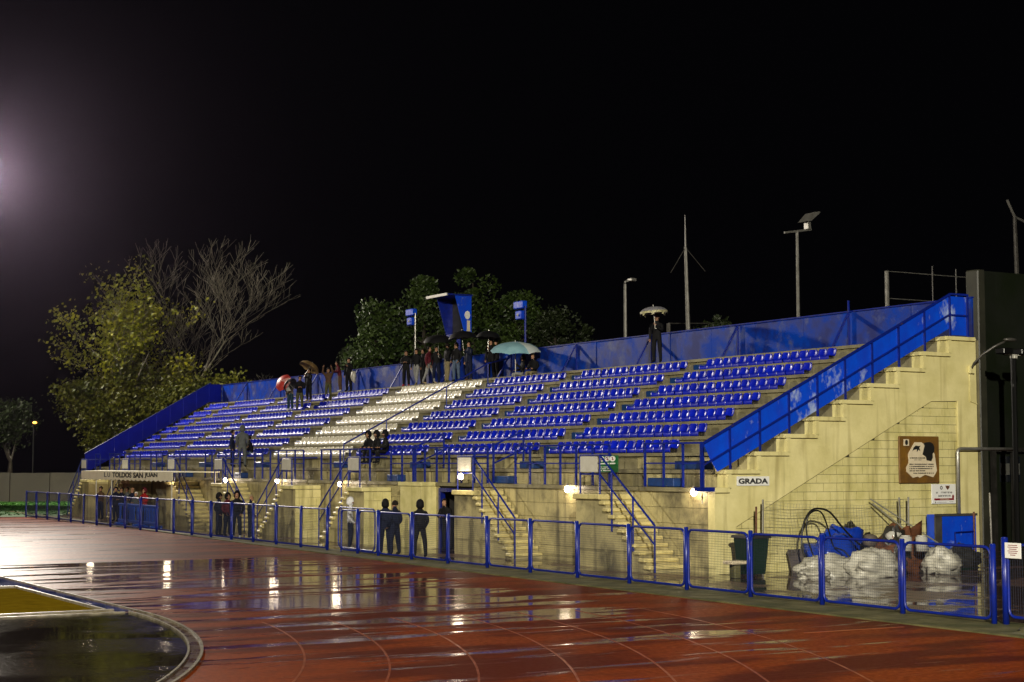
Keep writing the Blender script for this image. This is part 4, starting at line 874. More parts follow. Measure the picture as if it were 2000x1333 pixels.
# pipe frame behind the stand
fr = thing('pipe_frame', (50, 56, 0), 'pale pipe frame standing behind the near end of the back wall', 'frame')
pa, pb_, pc = ony(1732, 530, 56), ony(1903, 530, 56), ony(1733, 583, 56)
m_ = MB(); m_.tube([(pa.x, 56, 0), pa], 0.10, 8); m_.build('post', 'steel', fr)
m_ = MB(); m_.tube([pa, (pb_.x + 3, 56, pa.z)], 0.022, 6); m_.build('bar', 'steel', fr)
m_ = MB(); m_.tube([pc, (pb_.x + 3, 56, pc.z)], 0.022, 6); m_.build('bar', 'steel', fr)
for px_, py_ in ((1821, 520), (1867, 526)): q = ony(px_, py_, 56); m_ = MB(); m_.tube([(q.x, 56, 6), q], 0.03, 6); m_.build('post', 'dark_steel', fr)
fr2 = thing('pipe_frame', (44, 64, 0), 'low pipe frame behind the back wall beside the antenna mast', 'frame')
pa, pb_ = ony(1306, 632, 64), ony(1390, 632, 64); m_ = MB(); m_.tube([(pa.x, 64, 0), pa], 0.10, 8); m_.build('post', 'dark_steel', fr2); m_ = MB(); m_.tube([pa, pb_], 0.025, 6); m_.build('bar', 'dark_steel', fr2)
# dark green hall
HY = 41.0
a, b_ = ony(1905, 528, HY), ony(2060, 528, HY); HT = a.z
hl = thing('ball_court_wall', (a.x, HY, 0), 'tall dark green wall at the right edge with a grey corner column', 'wall')
m_ = MB(); m_.box(a.x + 0.35, a.x + 14, HY, HY + 0.45, 0, HT); m_.build('wall', 'hall_green', hl)
m_ = MB(); m_.bbox(a.x - 0.02, a.x + 0.345, HY - 0.12, HY + 0.47, 0, HT + 0.02, 0.04); m_.build('column', 'hall_column', hl)
q = ony(1952, 912, HY); w1 = MB().box(q.x, q.x + 1.0, HY - 0.03, HY + 0.01, 2.3, 3.2).build('window', 'dark_glass', hl)
for dx in (0.03, 0.53): m_ = MB(); m_.box(q.x + dx, q.x + dx + 0.42, HY - 0.05, HY - 0.032, 2.55, 2.95); m_.build('blind', 'pale_blind', w1)
m_ = MB(); m_.box(q.x - 0.3, q.x + 3, HY - 0.25, HY - 0.10, 3.35, 3.5); m_.box(q.x - 0.55, q.x - 0.4, HY - 0.25, HY - 0.1, 0, 3.5); m_.box(q.x + 0.44, q.x + 0.52, HY - 0.2, HY - 0.1, 0, 3.34); m_.build('gate_frame', 'junk_dark', hl)
p = ony(1979, 694, 38.5); hp = thing('lamp_post', (p.x, 38.5, 0), 'black double lamp post with a small pale cap in front of the tall green wall', 'lamp post')
m_ = MB(); m_.tube([(p.x, 38.5, 0), (p.x, 38.5, p.z)], 0.09, 8); m_.build('pole', 'rubber', hp)
for s_ in (-1, 1): m_ = MB(); m_.bbox(p.x + s_ * 0.42 - 0.22, p.x + s_ * 0.42 + 0.22, 38.3, 38.7, p.z + 0.02, p.z + 0.22, 0.03); m_.build('lamp_head', 'rubber', hp)
m_ = MB(); m_.bbox(p.x - 0.08, p.x + 0.08, 38.38, 38.6, p.z - 0.12, p.z + 0.02, 0.02); m_.bar((p.x - 0.45, 38.5, p.z + 0.0), (p.x + 0.45, 38.5, p.z + 0.0), 0.03); m_.build('cap', 'white_plate', hp)
# blue commentary cabin on its post
cn = thing('cabin', (38.6, 71, 0), 'small blue open-fronted cabin on a post above the crowd, roof slab jutting left', 'cabin')
P = lambda px_, py_, X: onx(px_, py_, X)
fx, bx_ = 38.2, 39.12
tl, tr, bl, br = P(853, 583, fx), P(889, 578, fx), P(872, 661, 38.75), P(907, 653, 38.75)
zt_, zb_ = (tl.z + tr.z) / 2, (bl.z + br.z) / 2; yF, yN = tl.y, tr.y; fb = 38.77
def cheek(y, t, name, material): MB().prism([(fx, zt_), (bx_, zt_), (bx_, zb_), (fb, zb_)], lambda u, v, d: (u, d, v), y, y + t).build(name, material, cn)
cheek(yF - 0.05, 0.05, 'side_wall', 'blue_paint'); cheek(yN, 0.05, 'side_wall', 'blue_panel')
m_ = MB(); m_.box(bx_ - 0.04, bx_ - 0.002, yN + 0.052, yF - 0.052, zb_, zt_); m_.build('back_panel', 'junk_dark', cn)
m_ = MB(); m_.box(fb - 0.03, bx_, yN, yF, zb_ - 0.09, zb_ - 0.004); m_.box(fb - 0.05, fb - 0.02, yN + 0.05, yF - 0.05, zb_, zb_ + 0.12); m_.build('floor', 'blue_paint', cn)
m_ = MB(); m_.box(fx - 0.40, bx_ + 0.03, yN - 0.06, yF + 0.15, zt_ + 0.004, zt_ + 0.07); m_.build('roof', 'blue_paint', cn)
m_ = MB(); m_.box(fx - 0.45, fx - 0.402, yN + 0.05, yF + 0.3, zt_ - 0.02, zt_ + 0.11); m_.build('fascia', 'white_plate', cn)
m_ = MB(); m_.tube([(38.95, (yN + yF) / 2, 0), (38.95, (yN + yF) / 2, zb_ - 0.09)], 0.12, 10); m_.build('post', 'blue_dark', cn)
tl.z = zt_; tr.y = yN
ys_ = tr.y - 0.002
m_ = MB(); m_.prism([(38.88 + 0.15 * math.cos(t * .524), tl.z - 0.95 + 0.21 * math.sin(t * .524)) for t in range(12)], lambda u, v, d: (u, d, v), ys_ - 0.02, ys_ + 0.0); m_.build('round_sticker', 'white_sign', cn)
m_ = MB(); m_.box(38.86, 39.03, ys_ - 0.02, ys_ + 0.0, tl.z - 1.75, tl.z - 1.22); m_.build('sticker', 'parchment', cn)
ym = tr.y + 0.45
m_ = MB(); m_.prism([(-.18, .3), (.18, .3), (.18, -.1), (0, -.45), (-.18, -.1)], lambda u, v, d: (d, ym + u, tl.z - 1.05 + v), bx_ - 0.09, bx_ - 0.065); m_.build('crest', 'leaf_yellow', cn)
m_ = MB(); m_.box(bx_ - 0.09, bx_ - 0.065, ym - 0.35, ym + 0.3, tl.z - 0.75, tl.z - 0.58); m_.build('sticker', 'white_plate', cn)
for px_, py_, Xp, lab in ((800, 618, 38.3, 'blue lamp box on a thin post left of the cabin'), (1015, 604, 38.3, 'blue lamp box on a post above the aqua beach umbrella')):
    p = P(px_, py_, Xp); pt = P(px_ + 11, 640, Xp); t = thing('lamp_post', (Xp, pt.y, 0), lab, 'lamp post')
    m_ = MB(); m_.tube([(Xp, pt.y, 0), (Xp, pt.y, p.z + 0.1)], 0.05, 8); m_.build('pole', 'blue_paint' if px_ > 900 else 'steel', t)
    m_ = MB(); m_.bbox(Xp - 0.15, Xp + 0.15, pt.y + 0.05, pt.y + 0.85, p.z, p.z + 0.35, 0.04); m_.bbox(Xp - 0.2, Xp + 0.1, pt.y + 0.1, pt.y + 0.6, p.z - 0.5, p.z - 0.1, 0.04); m_.build('lamp_box', 'blue_panel', t)
    m_ = MB(); m_.ball((Xp - 0.22, pt.y + 0.3, p.z - 0.3), 0.06, 8, 6); m_.build('lens', 'lens_glass', t)
# amber street lamp far left
p = ony(66, 826, 131); t = thing('street_lamp', (p.x, 131, 0), 'small amber street lamp glowing through the dark trees at the far left', 'street lamp')
m_ = MB(); m_.tube([(p.x, 131, 0), (p.x, 131, p.z + 0.3)], 0.06, 6); m_.build('pole', 'rubber', t); m_ = MB(); m_.ball(p + Vector((0, -0.3, 0)), (0.18, 0.14, 0.10), 8, 6); m_.build('bulb', 'street_bulb', t)
# ================================================================ trees
def leaf_cloud(mbb, centres, rg, size, per, flat_=0.6):
    for c, rad in centres:
        for _ in range(per):
            q = Vector((rg.gauss(0, 1), rg.gauss(0, 1), rg.gauss(0, 1))); q = q.normalized() * rad * (rg.random() ** 0.45)
            p = Vector(c) + Vector((q.x, q.y, q.z * 0.8)); s_ = size * rg.uniform(0.6, 1.35)
            a = Vector((rg.gauss(0, 1), rg.gauss(0, 1), rg.gauss(0, 1))).normalized(); b_ = a.orthogonal().normalized(); c2 = a.cross(b_)
            mbb.add([p + b_ * s_ * .5, p + c2 * s_ * .32 + a * s_ * .1, p - b_ * s_ * .5, p - c2 * s_ * .32 + a * s_ * .1], [(0, 1, 2, 3)])
def tree(name, base, height, spread, rg, label, leafmat, leafsel, per, lsize, crad, levels=4, trunk=0.38, up=0.62, group='trees beyond the stand', lean=(0, 0), bark='bark', rmin=0.0):
    t = thing(name, base, label, 'tree', group); br = MB(); tips = []
    def grow(p, d, L, r, lvl):
        pts = [p]; rr = [r]; q = p; dd = d
        nseg = 4 if lvl < 2 else 3
        for i in range(nseg):
            dd = (dd + Vector((rg.gauss(0, .13), rg.gauss(0, .13), rg.gauss(0.05, .08)))).normalized(); q = q + dd * L / nseg; pts.append(q); rr.append(max(rmin, r * (1 - 0.55 * (i + 1) / nseg)))
        br.tube(pts, rr, 6 if lvl < 2 else 3, cap=False)
        if lvl >= levels: tips.append((q, lvl)); tips.append((pts[1], lvl)); return
        n = rg.randint(4, 6) if lvl < 2 else rg.randint(3, 5)
        for k in range(n):
            s_ = pts[-1] if k < 2 else pts[rg.randint(1 if lvl else 2, len(pts) - 1)]
            a = Vector((rg.gauss(0, 1), rg.gauss(0, 1), 0)).normalized()
            nd = (dd * up + a * spread * rg.uniform(0.6, 1.2) + Vector((lean[0], lean[1], 0.18))).normalized()
            grow(s_, nd, L * rg.uniform(0.55, 0.75), rr[-1] * rg.uniform(0.6, 0.85), lvl + 1)
    grow(Vector(base), Vector((0, 0, 1)), height * 0.36, trunk, 0)
    br.build('trunk', bark, t, smooth=True)
    if leafmat:
        lv = MB(); sel = [(p, crad) for p, l in tips if leafsel(p, rg)]; leaf_cloud(lv, sel, rg, lsize, per); lv.build('crown', leafmat, t)
    return t
rg = random.Random(31)
A = ony(215, 975, 138); A.z = 0
tree('tree', A, 23, 0.70, rg, 'tall half-bare tree with sparse yellow green leaves, lit from the left', 'leaf_yellow', lambda p, r_: r_.random() < 0.85 - 0.05 * max(0, p.z - 11) - 0.06 * max(0, p.x - A.x - 2), 10, 0.34, 1.3, lean=(-0.07, 0), bark='pale_bark', rmin=0.014)
B_ = ony(395, 975, 141); B_.z = 0
tree('tree', B_, 25, 0.55, rg, 'bare tree of pale glinting twigs between the leafy tree and the stand', 'leaf_olive', lambda p, r_: p.z < 9 and r_.random() < 0.5, 8, 0.34, 1.1, lean=(0.06, 0), bark='pale_bark', rmin=0.014, levels=5)
C_ = ony(225, 975, 139); C_.z = 0
tree('tree', C_, 13, 0.7, rg, 'low dark olive tree above the grey concrete wall', 'leaf_olive', lambda p, r_: r_.random() < 0.85, 14, 0.36, 1.3)
D_ = ony(330, 975, 136); D_.z = 0
tree('tree', D_, 13, 0.85, rg, 'bushy olive tree just left of the far blue side wall of the stand', 'leaf_olive', lambda p, r_: r_.random() < 0.9, 12, 0.34, 1.2)
E_ = ony(15, 975, 143); E_.z = 0
tree('tree', E_, 9, 0.7, rg, 'dim tree at the left edge above the concrete wall', 'leaf_dark', lambda p, r_: r_.random() < 0.6, 9, 0.36, 1.2)
G_ = ony(455, 975, 146); G_.z = 0
tree('tree', G_, 13, 0.6, rg, 'dim bare tree fading into the dark above the far blue side wall', None, None, 0, 0, 0, lean=(0.05, 0), bark='pale_bark', rmin=0.012, levels=5)
def pine(px_, pyt, hw, Y, label, leaf='leaf_pine', dens=1.0, low=5.0):
    top = ony(px_, pyt, Y); base = Vector((top.x, Y, 0)); t = thing('evergreen_tree', base, label, 'tree', 'evergreens behind the stand')
    m_ = MB(); m_.tube([base, base + Vector((0.1, 0, top.z * 0.5)), base + Vector((0, 0.1, top.z * 0.93))], [0.3, 0.22, 0.06], 7)
    k = (top - Vector((0, 0, EYE))).length / 3200; W = hw * 1.2 * k; cs = []
    for i in range(int(58 * dens)):
        u = rg.random(); z = low + (top.z - low - 0.4) * u; prof = math.sin(min(1.0, (1 - u) * 1.25 + 0.12) * math.pi * 0.5) ** 0.8
        a = rg.uniform(0, 6.283); r_ = W * prof * (rg.random() ** 0.5); p = Vector((base.x + r_ * math.cos(a), Y + r_ * math.sin(a) * 0.8, z)); cs.append((p, rg.uniform(0.4, 1.25)))
        if i % 2 == 0: m_.tube([Vector((base.x, Y, z - 0.8)), p], [0.07, 0.02], 4, cap=False)
    m_.build('trunk', 'bark', t, smooth=True)
    lv = MB(); leaf_cloud(lv, cs, rg, 0.26, 170); lv.build('crown', leaf, t)
for a in [(735, 590, 62, 92, 'leftmost dark evergreen behind the stand, broad and low'), (828, 538, 62, 94, 'tall dark evergreen left of the blue cabin'), (925, 520, 66, 96, 'tallest dark evergreen, its top just right of the blue cabin'),
          (1010, 566, 62, 92, 'rounded evergreen behind the blue lamp box above the beach umbrella'), (1085, 606, 52, 90, 'dim evergreen right of the blue lamp box', 'leaf_dark'), (1150, 632, 42, 90, 'lowest dim evergreen nearest the short lamp post', 'leaf_dark', 0.7),
          (690, 668, 30, 94, 'small dim evergreen at the left foot of the evergreens', 'leaf_dark', 0.5)]: pine(*a)
pine(1405, 622, 38, 64, 'low shrub peeping over the back wall beside the antenna mast', 'leaf_dark', 0.5)

# ================================================================ people
def skel(pose):
    J = {}; S = {}
    def j(n, x, y, z, r, r2=None): J[n] = (Vector((x, y, z)), r, r2 or r)
    sit = pose.startswith('sit'); ph = 0.47 if sit else 0.94
    ln = {'lean': -0.16, 'sit': -0.10, 'sit_lean': -0.18}.get(pose, 0.0)
    j('pelvis', 0, 0, ph, .180, .140); j('spine', 0, ln * .35, ph + .22, .180, .145); j('chest', 0, ln * .8, ph + .42, .205, .150); j('neck', 0, ln * 1.1 - .01, ph + .575, .062)
    j('jaw', 0, ln * 1.2 - .035, ph + .645, .068, .075); j('head', 0, ln * 1.25 - .015, ph + .735, .085, .098); j('crown', 0, ln * 1.25, ph + .80, .055, .06); j('nose', 0, ln * 1.2 - .125, ph + .69, .014)
    for s_, n in ((1, 'l'), (-1, 'r')):
        if sit:
            j(n + 'hip', s_ * .10, -.06, .47, .095); j(n + 'knee', s_ * .12, -.45, .50, .065); j(n + 'ankle', s_ * .11, -.44 + (.05 if s_ > 0 else 0), .09, .045); j(n + 'toe', s_ * .12, -.62, .04, .04)
        elif pose == 'walk':
            k = s_ * .22; j(n + 'hip', s_ * .095, 0, .88, .095); j(n + 'knee', s_ * .10, -k * .6 - .03, .50, .066); j(n + 'ankle', s_ * .10, -k + (.08 if s_ < 0 else 0), .10, .045); j(n + 'toe', s_ * .11, -k - .16, .045, .04)
        else:
            sp = .02 if pose != 'wide' else .07
            j(n + 'hip', s_ * .095, 0, .88, .112); j(n + 'knee', s_ * (.10 + sp), -.015, .49, .082); j(n + 'ankle', s_ * (.11 + sp), .03, .09, .060); j(n + 'toe', s_ * (.13 + sp), -.14, .045, .042)
        sh = J['chest'][0] + Vector((s_ * .185, 0, .055)); J[n + 'sh'] = (sh, .088, .088)
        if pose in ('umb', 'sit_umb') and s_ > 0: e, wv = Vector((.05, -.10, -.26)), Vector((-.10, -.30, -.08))
        elif pose == 'umb_hi' and s_ > 0: e, wv = Vector((.14, -.14, .02)), Vector((.04, -.20, .26))
        elif pose == 'arms_up': e, wv = Vector((s_ * .12, -.10, .14)), Vector((s_ * .05, -.13, .38))
        elif pose in ('pocket', 'wide'): e, wv = Vector((s_ * .055, .05, -.28)), Vector((s_ * .01, -.13, -.47))
        elif pose in ('lean', 'crossed'): e, wv = Vector((s_ * .06, -.06, -.27)), Vector((-s_ * .10, -.24, -.24))
        elif sit: e, wv = Vector((s_ * .07, -.05, -.26)), Vector((-s_ * .02, -.28, -.30))
        elif pose == 'phone' and s_ > 0: e, wv = Vector((.05, -.08, -.27)), Vector((-.06, -.30, -.10))
        else: e, wv = Vector((s_ * .07, .03, -.28)), Vector((s_ * .07, -.03, -.53))
        J[n + 'elb'] = (sh + e, .068, .068); J[n + 'wr'] = (sh + wv, .050, .050)
        hd = (wv - e).normalized(); J[n + 'palm'] = (sh + wv + hd * .07, .034, .024)
    E = [('pelvis', 'spine'), ('spine', 'chest'), ('chest', 'neck'), ('neck', 'jaw'), ('jaw', 'head'), ('head', 'crown'), ('jaw', 'nose')]
    for n in 'lr': E += [('pelvis', n + 'hip'), (n + 'hip', n + 'knee'), (n + 'knee', n + 'ankle'), (n + 'ankle', n + 'toe'), ('chest', n + 'sh'), (n + 'sh', n + 'elb'), (n + 'elb', n + 'wr'), (n + 'wr', n + 'palm')]
    return J, E
ZONE = {'pelvis': 2, 'hip': 2, 'knee': 2, 'ankle': 2, 'toe': 3, 'spine': 1, 'chest': 1, 'neck': 0, 'jaw': 0, 'head': 0, 'crown': 0, 'nose': 0, 'sh': 1, 'elb': 1, 'wr': 1, 'palm': 0}
def zone(n): return ZONE.get(n, ZONE.get(n[1:], 1))
BODY = {}
def body(pose):
    if pose in BODY: return BODY[pose]
    J, E = skel(pose); names = list(J); me = bpy.data.meshes.new('sk')
    me.from_pydata([tuple(J[n][0]) for n in names], [(names.index(a), names.index(b_)) for a, b_ in E], [])
    o = bpy.data.objects.new('sk', me); COL.objects.link(o); md = o.modifiers.new('s', 'SKIN'); md.use_smooth_shade = True; md.branch_smoothing = 0.6
    sv = me.skin_vertices[0].data
    for i, n in enumerate(names): sv[i].radius = (J[n][1], J[n][2]); sv[i].use_root = (n == 'pelvis')
    o.modifiers.new('u', 'SUBSURF').levels = 1
    dg = bpy.context.evaluated_depsgraph_get(); out = bpy.data.meshes.new_from_object(o.evaluated_get(dg)); bpy.data.objects.remove(o)
    segs = [(J[a][0], J[b_][0], a, b_) for a, b_ in E]
    V = [v.co.copy() for v in out.vertices]; F = [tuple(p.vertices) for p in out.polygons]; M = []
    for p in out.polygons:
        c = p.center; best = None
        for a, b_, na, nb in segs:
            d = b_ - a; t = max(0, min(1, (c - a).dot(d) / d.length_squared)); dist = (c - (a + d * t)).length / (J[na][1] * (1 - t) + J[nb][1] * t)
            if best is None or dist < best[0]: best = (dist, na, nb, t)
        _, na, nb, t = best; z = zone(na if t < 0.5 else nb)
        if nb.endswith('toe'): z = 3
        if nb == 'neck': z = 1 if t < 0.75 else 0
        if {na, nb} == {'pelvis', 'spine'}: z = 1 if t > 0.12 else 2
        if nb == 'neck' and c.z < J['chest'][0].z + .1: z = 1
        M.append(z)
    mb = MB(); mb.add(V, F); mb.m = M
    for n in 'lr':                                                   # five fingers, eyes and ears
        wr, pa = J[n + 'wr'][0], J[n + 'palm'][0]; d = (pa - wr).normalized(); sd = d.cross(Vector((0, 0, 1))); sd = sd.normalized() if sd.length > .1 else Vector((0, 1, 0)); nn = sd.cross(d)
        for f, (o_, l) in enumerate(((-.024, .06), (-.008, .075), (.008, .072), (.024, .058))): mb.tube([pa + sd * o_, pa + sd * o_ * 1.1 + d * l * .55 + nn * .004, pa + sd * o_ + d * l + nn * .022], [.0085, .008, .006], 5, 0)
        mb.tube([wr + d * .02 + sd * .03, wr + d * .055 + sd * .055, wr + d * .085 + sd * .05], [.010, .009, .007], 5, 0)
    hd = J['head'][0]
    for s_ in (1, -1): mb.ball(hd + Vector((s_ * .034, -.090, -.012)), .010, 6, 4, 4); mb.ball(hd + Vector((s_ * .085, .01, -.02)), (.012, .02, .03), 6, 4, 0)
    mb.box(hd.x - .025, hd.x + .025, hd.y - .112, hd.y - .09, hd.z - .085, hd.z - .077, 4)
    BODY[pose] = (mb.mesh('person_' + pose, ['cloth_skin', 'cloth_black', 'cloth_black', 'cloth_black', 'cloth_hair'], smooth=True), J); return BODY[pose]
def cap_mesh(kind_, material):
    mb = MB(); n, m = 14, 9; vs = []; fs = []
    rx, ry, rz = {'hood': (.125, .145, .165), 'hair': (.100, .115, .115), 'long': (.110, .120, .17), 'beanie': (.103, .118, .12)}[kind_]
    for i in range(m + 1):
        t = math.pi * (0.02 + 0.80 * i / m)
        for k in range(n):
            a = 2 * math.pi * k / n; x, y, z = math.sin(t) * math.cos(a), math.sin(t) * math.sin(a), math.cos(t)
            wv = 1.0
            if kind_ == 'hood' and t > 2.0: wv = 1.12
            vs.append((x * rx * wv, y * ry * wv + .012, z * rz))
    lim = {'hood': -0.52, 'hair': -0.25, 'long': -0.25, 'beanie': -0.5}[kind_]; zmin = {'hood': -9, 'hair': -.05, 'long': -9, 'beanie': 0.03}[kind_]; zf = {'hood': .10, 'hair': .05, 'long': .05, 'beanie': .02}[kind_]
    for i in range(m):
        for k in range(n):
            q = [i * n + k, (i + 1) * n + k, (i + 1) * n + (k + 1) % n, i * n + (k + 1) % n]; c = sum((Vector(vs[j_]) for j_ in q), Vector()) / 4
            if c.y < lim * ry and c.z < zf: continue
            if c.z < zmin: continue
            fs.append(tuple(q))
    mb.add(vs, fs); me = mb.mesh(kind_, material, smooth=True); return me
CAPS = {}
PEOPLE = []
def person(pos, face, pose, top, leg, label, cap='hair', capm='cloth_hair', shoe='cloth_black', h=1.72, group='spectators', skin='cloth_skin'):
    me, J = body(pose); o = bpy.data.objects.new('person', me); COL.objects.link(o); s_ = h / 1.74
    o.location = pos; o.rotation_euler = (0, 0, face); o.scale = (s_, s_, s_); ROOT[o.name] = Vector(pos)
    for i, m in enumerate((skin, top, leg, shoe, 'cloth_hair')): o.material_slots[i].link = 'OBJECT'; o.material_slots[i].material = MATS[m]
    tag(o, label, 'person', group)
    if (cap, capm) not in CAPS: CAPS[(cap, capm)] = cap_mesh(cap, capm)
    c = bpy.data.objects.new('hood' if cap == 'hood' else ('hat' if cap == 'beanie' else 'hair'), CAPS[(cap, capm)]); COL.objects.link(c); c.parent = o
    c.location = J['head'][0] + Vector((0, 0.005, -0.005 if cap != 'long' else -.03)); PEOPLE.append(o); return o
def hand_of(o, pose, side='l'):
    J = skel(pose)[0]; m = Matrix.Translation(o.location) @ Euler(o.rotation_euler).to_matrix().to_4x4() @ Matrix.Diagonal((*o.scale, 1)); return m @ (J[side + 'palm'][0] + Vector((0, -0.02, 0.0)))
# facing angle: 0 looks along -Y, -90 deg looks along -X (the pitch), +90 looks along +X
TO_PITCH = R(-90)
def ground(px_, py_, X=None):
    if X: p = onx(px_, py_, X); return Vector((p.x, p.y, 0.012))
    p = onz(px_, py_); return Vector((p.x, p.y, 0.012))
person(ground(684, 1079, 23.6), R(60), 'pocket', 'cloth_white', 'cloth_navy', 'person in a white hooded top and navy trousers standing alone behind the fence', 'hood', 'cloth_white', 'cloth_shoe_white', 1.72)
person(ground(752, 1088, 23.3), R(150), 'crossed', 'cloth_navy', 'cloth_navy', 'person in a dark jacket seen from behind, left of the pair whispering at the fence', 'hood', 'cloth_black', 'cloth_shoe_white', 1.72)
person(ground(771, 1088, 23.4), R(-160), 'wide', 'cloth_navy', 'cloth_navy', 'bare headed person in a dark jacket, right of the pair whispering at the fence', 'hair', 'cloth_hair', 'cloth_black', 1.72)
person(ground(820, 1091, 23.5), R(170), 'wide', 'cloth_black', 'cloth_black', 'person in a black hooded coat standing alone with back turned near the doorway', 'hood', 'cloth_black', 'cloth_black', 1.74)
person(ground(874, 1080, 26.3), R(-60), 'lean', 'cloth_black', 'cloth_black', 'person in black half hidden in the blue doorway', 'hair', 'cloth_hair', 'cloth_black', 1.72)
for px_, X, fc, top, lab, cap, capm, shoe in ((427, 23.4, 40, 'cloth_navy', 'person in a dark hood, leftmost of the four by the fence', 'hood', 'cloth_black', 'cloth_black'), (444, 23.7, 20, 'cloth_wine', 'person in a dark wine top, second from the tent of the four by the fence', 'hood', 'cloth_black', 'cloth_black'),
                                     (462, 23.3, -30, 'cloth_black', 'tallest hooded person in black of the four by the fence', 'hood', 'cloth_black', 'cloth_shoe_white'), (489, 23.5, 80, 'cloth_navy', 'person in a pale cap, rightmost of the four by the fence', 'beanie', 'cloth_beige', 'cloth_shoe_white')):
    person(ground(px_, 1040, X), R(fc), 'pocket', top, 'cloth_navy', lab, cap, capm, shoe, 1.80 if px_ == 462 else 1.70)
for px_, X, top, lab, cap, capm in ((226, 24.9, 'cloth_navy', 'dark haired person beside the front pole of the canopy tent', 'hair', 'cloth_hair'), (237, 24.6, 'cloth_navy', 'person in navy under the canopy, second from its front pole', 'hair', 'cloth_hair'), (248, 25.2, 'cloth_grey', 'person in grey under the canopy tent, back to the wall', 'hair', 'cloth_hair'),
                             (258, 24.7, 'cloth_navy', 'bald headed person in navy under the middle of the canopy', 'beanie', 'cloth_skin'), (265, 24.5, 'cloth_grey', 'short white haired person leaning at the blue barrier', 'hair', 'cloth_white'), (281, 24.8, 'cloth_red', 'person in a red jacket under the canopy tent', 'hood', 'cloth_wine'),
                             (196, 25.0, 'cloth_brown', 'person in brown behind the left pole of the canopy tent', 'hair', 'cloth_hair')):
    person(ground(px_, 1010, X), R(-60), 'crossed', top, 'cloth_navy', lab, cap, capm, 'cloth_black', 1.55 if px_ == 265 else 1.72)
def onrow(px_, k, dx=0.5): X = XK(k) + dx; p = onx(px_, 800, X); return Vector((X, p.y, ZK(k) + 0.01))
for i, (px_, lab) in enumerate(((728, 'leftmost of three hooded people in black sitting in the lowest row'), (745, 'middle one of three hooded people in black sitting in the lowest row'), (762, 'rightmost of three hooded people in black sitting in the lowest row'))):
    p = onrow(px_, 2, 0.36); p.z -= 0.34 - 0.02; p.x -= 0.08
    person(p, TO_PITCH + R((12, 0, -10)[i]), 'sit', 'cloth_black', 'cloth_black', lab, 'hood', 'cloth_black', 'cloth_black', 1.72)
person(onrow(455, 1, .45), R(60), 'stand', 'cloth_navy', 'cloth_navy', 'person in a dark jacket turned towards the grey hooded person on the walkway', 'hair', 'cloth_hair', 'cloth_black', 1.72)
person(onrow(474, 1, .15), R(150), 'pocket', 'cloth_grey', 'cloth_grey', 'person in a long grey hooded coat standing on the walkway', 'hood', 'cloth_grey', 'cloth_black', 1.85)
p = onrow(496, 2, 0.36); p.z -= 0.32; person(p, R(-120), 'sit_lean', 'cloth_black', 'cloth_jeans', 'person in a black coat and jeans sitting beside the grey hooded person', 'hair', 'cloth_hair', 'cloth_black', 1.74)
U1 = person(onrow(567, 7, .12), R(-60), 'umb', 'cloth_beige', 'cloth_teal', 'long haired person in a beige jacket under the red umbrella', 'long', 'cloth_brown', 'cloth_shoe_white', 1.66)
person(onrow(585, 7, .1), R(-20), 'lean', 'cloth_black', 'cloth_olive', 'person in black top and olive trousers beside the red umbrella', 'hair', 'cloth_hair', 'cloth_black', 1.74)
U2 = person(onrow(603, 8, .1), R(-70), 'umb', 'cloth_black', 'cloth_black', 'person in black under the tan patterned umbrella', 'hair', 'cloth_hair', 'cloth_beige', 1.74)
person(onrow(641, 8, .6), R(-50), 'arms_up', 'cloth_brown', 'cloth_olive', 'person in brown raising both hands by the back wall', 'long', 'cloth_hair', 'cloth_black', 1.70)
person(onrow(664, 9, .2), R(-100), 'lean', 'cloth_wine', 'cloth_brown', 'person in dark wine bending forward near the back wall', 'hair', 'cloth_hair', 'cloth_shoe_white', 1.60)
person(onrow(681, 9, .5), R(-60), 'phone', 'cloth_black', 'cloth_black', 'person in black with a pale bag in front of the back wall', 'hair', 'cloth_hair', 'cloth_black', 1.74)
b0 = onrow(690, 9, .3); tag(MB().ball((b0.x, b0.y, b0.z + 0.75), (0.14, 0.20, 0.30), 10, 8, jit=0.3).build('bag', 'bag_white', smooth=True), 'pale bag held by the person in black near the back wall', 'bag')
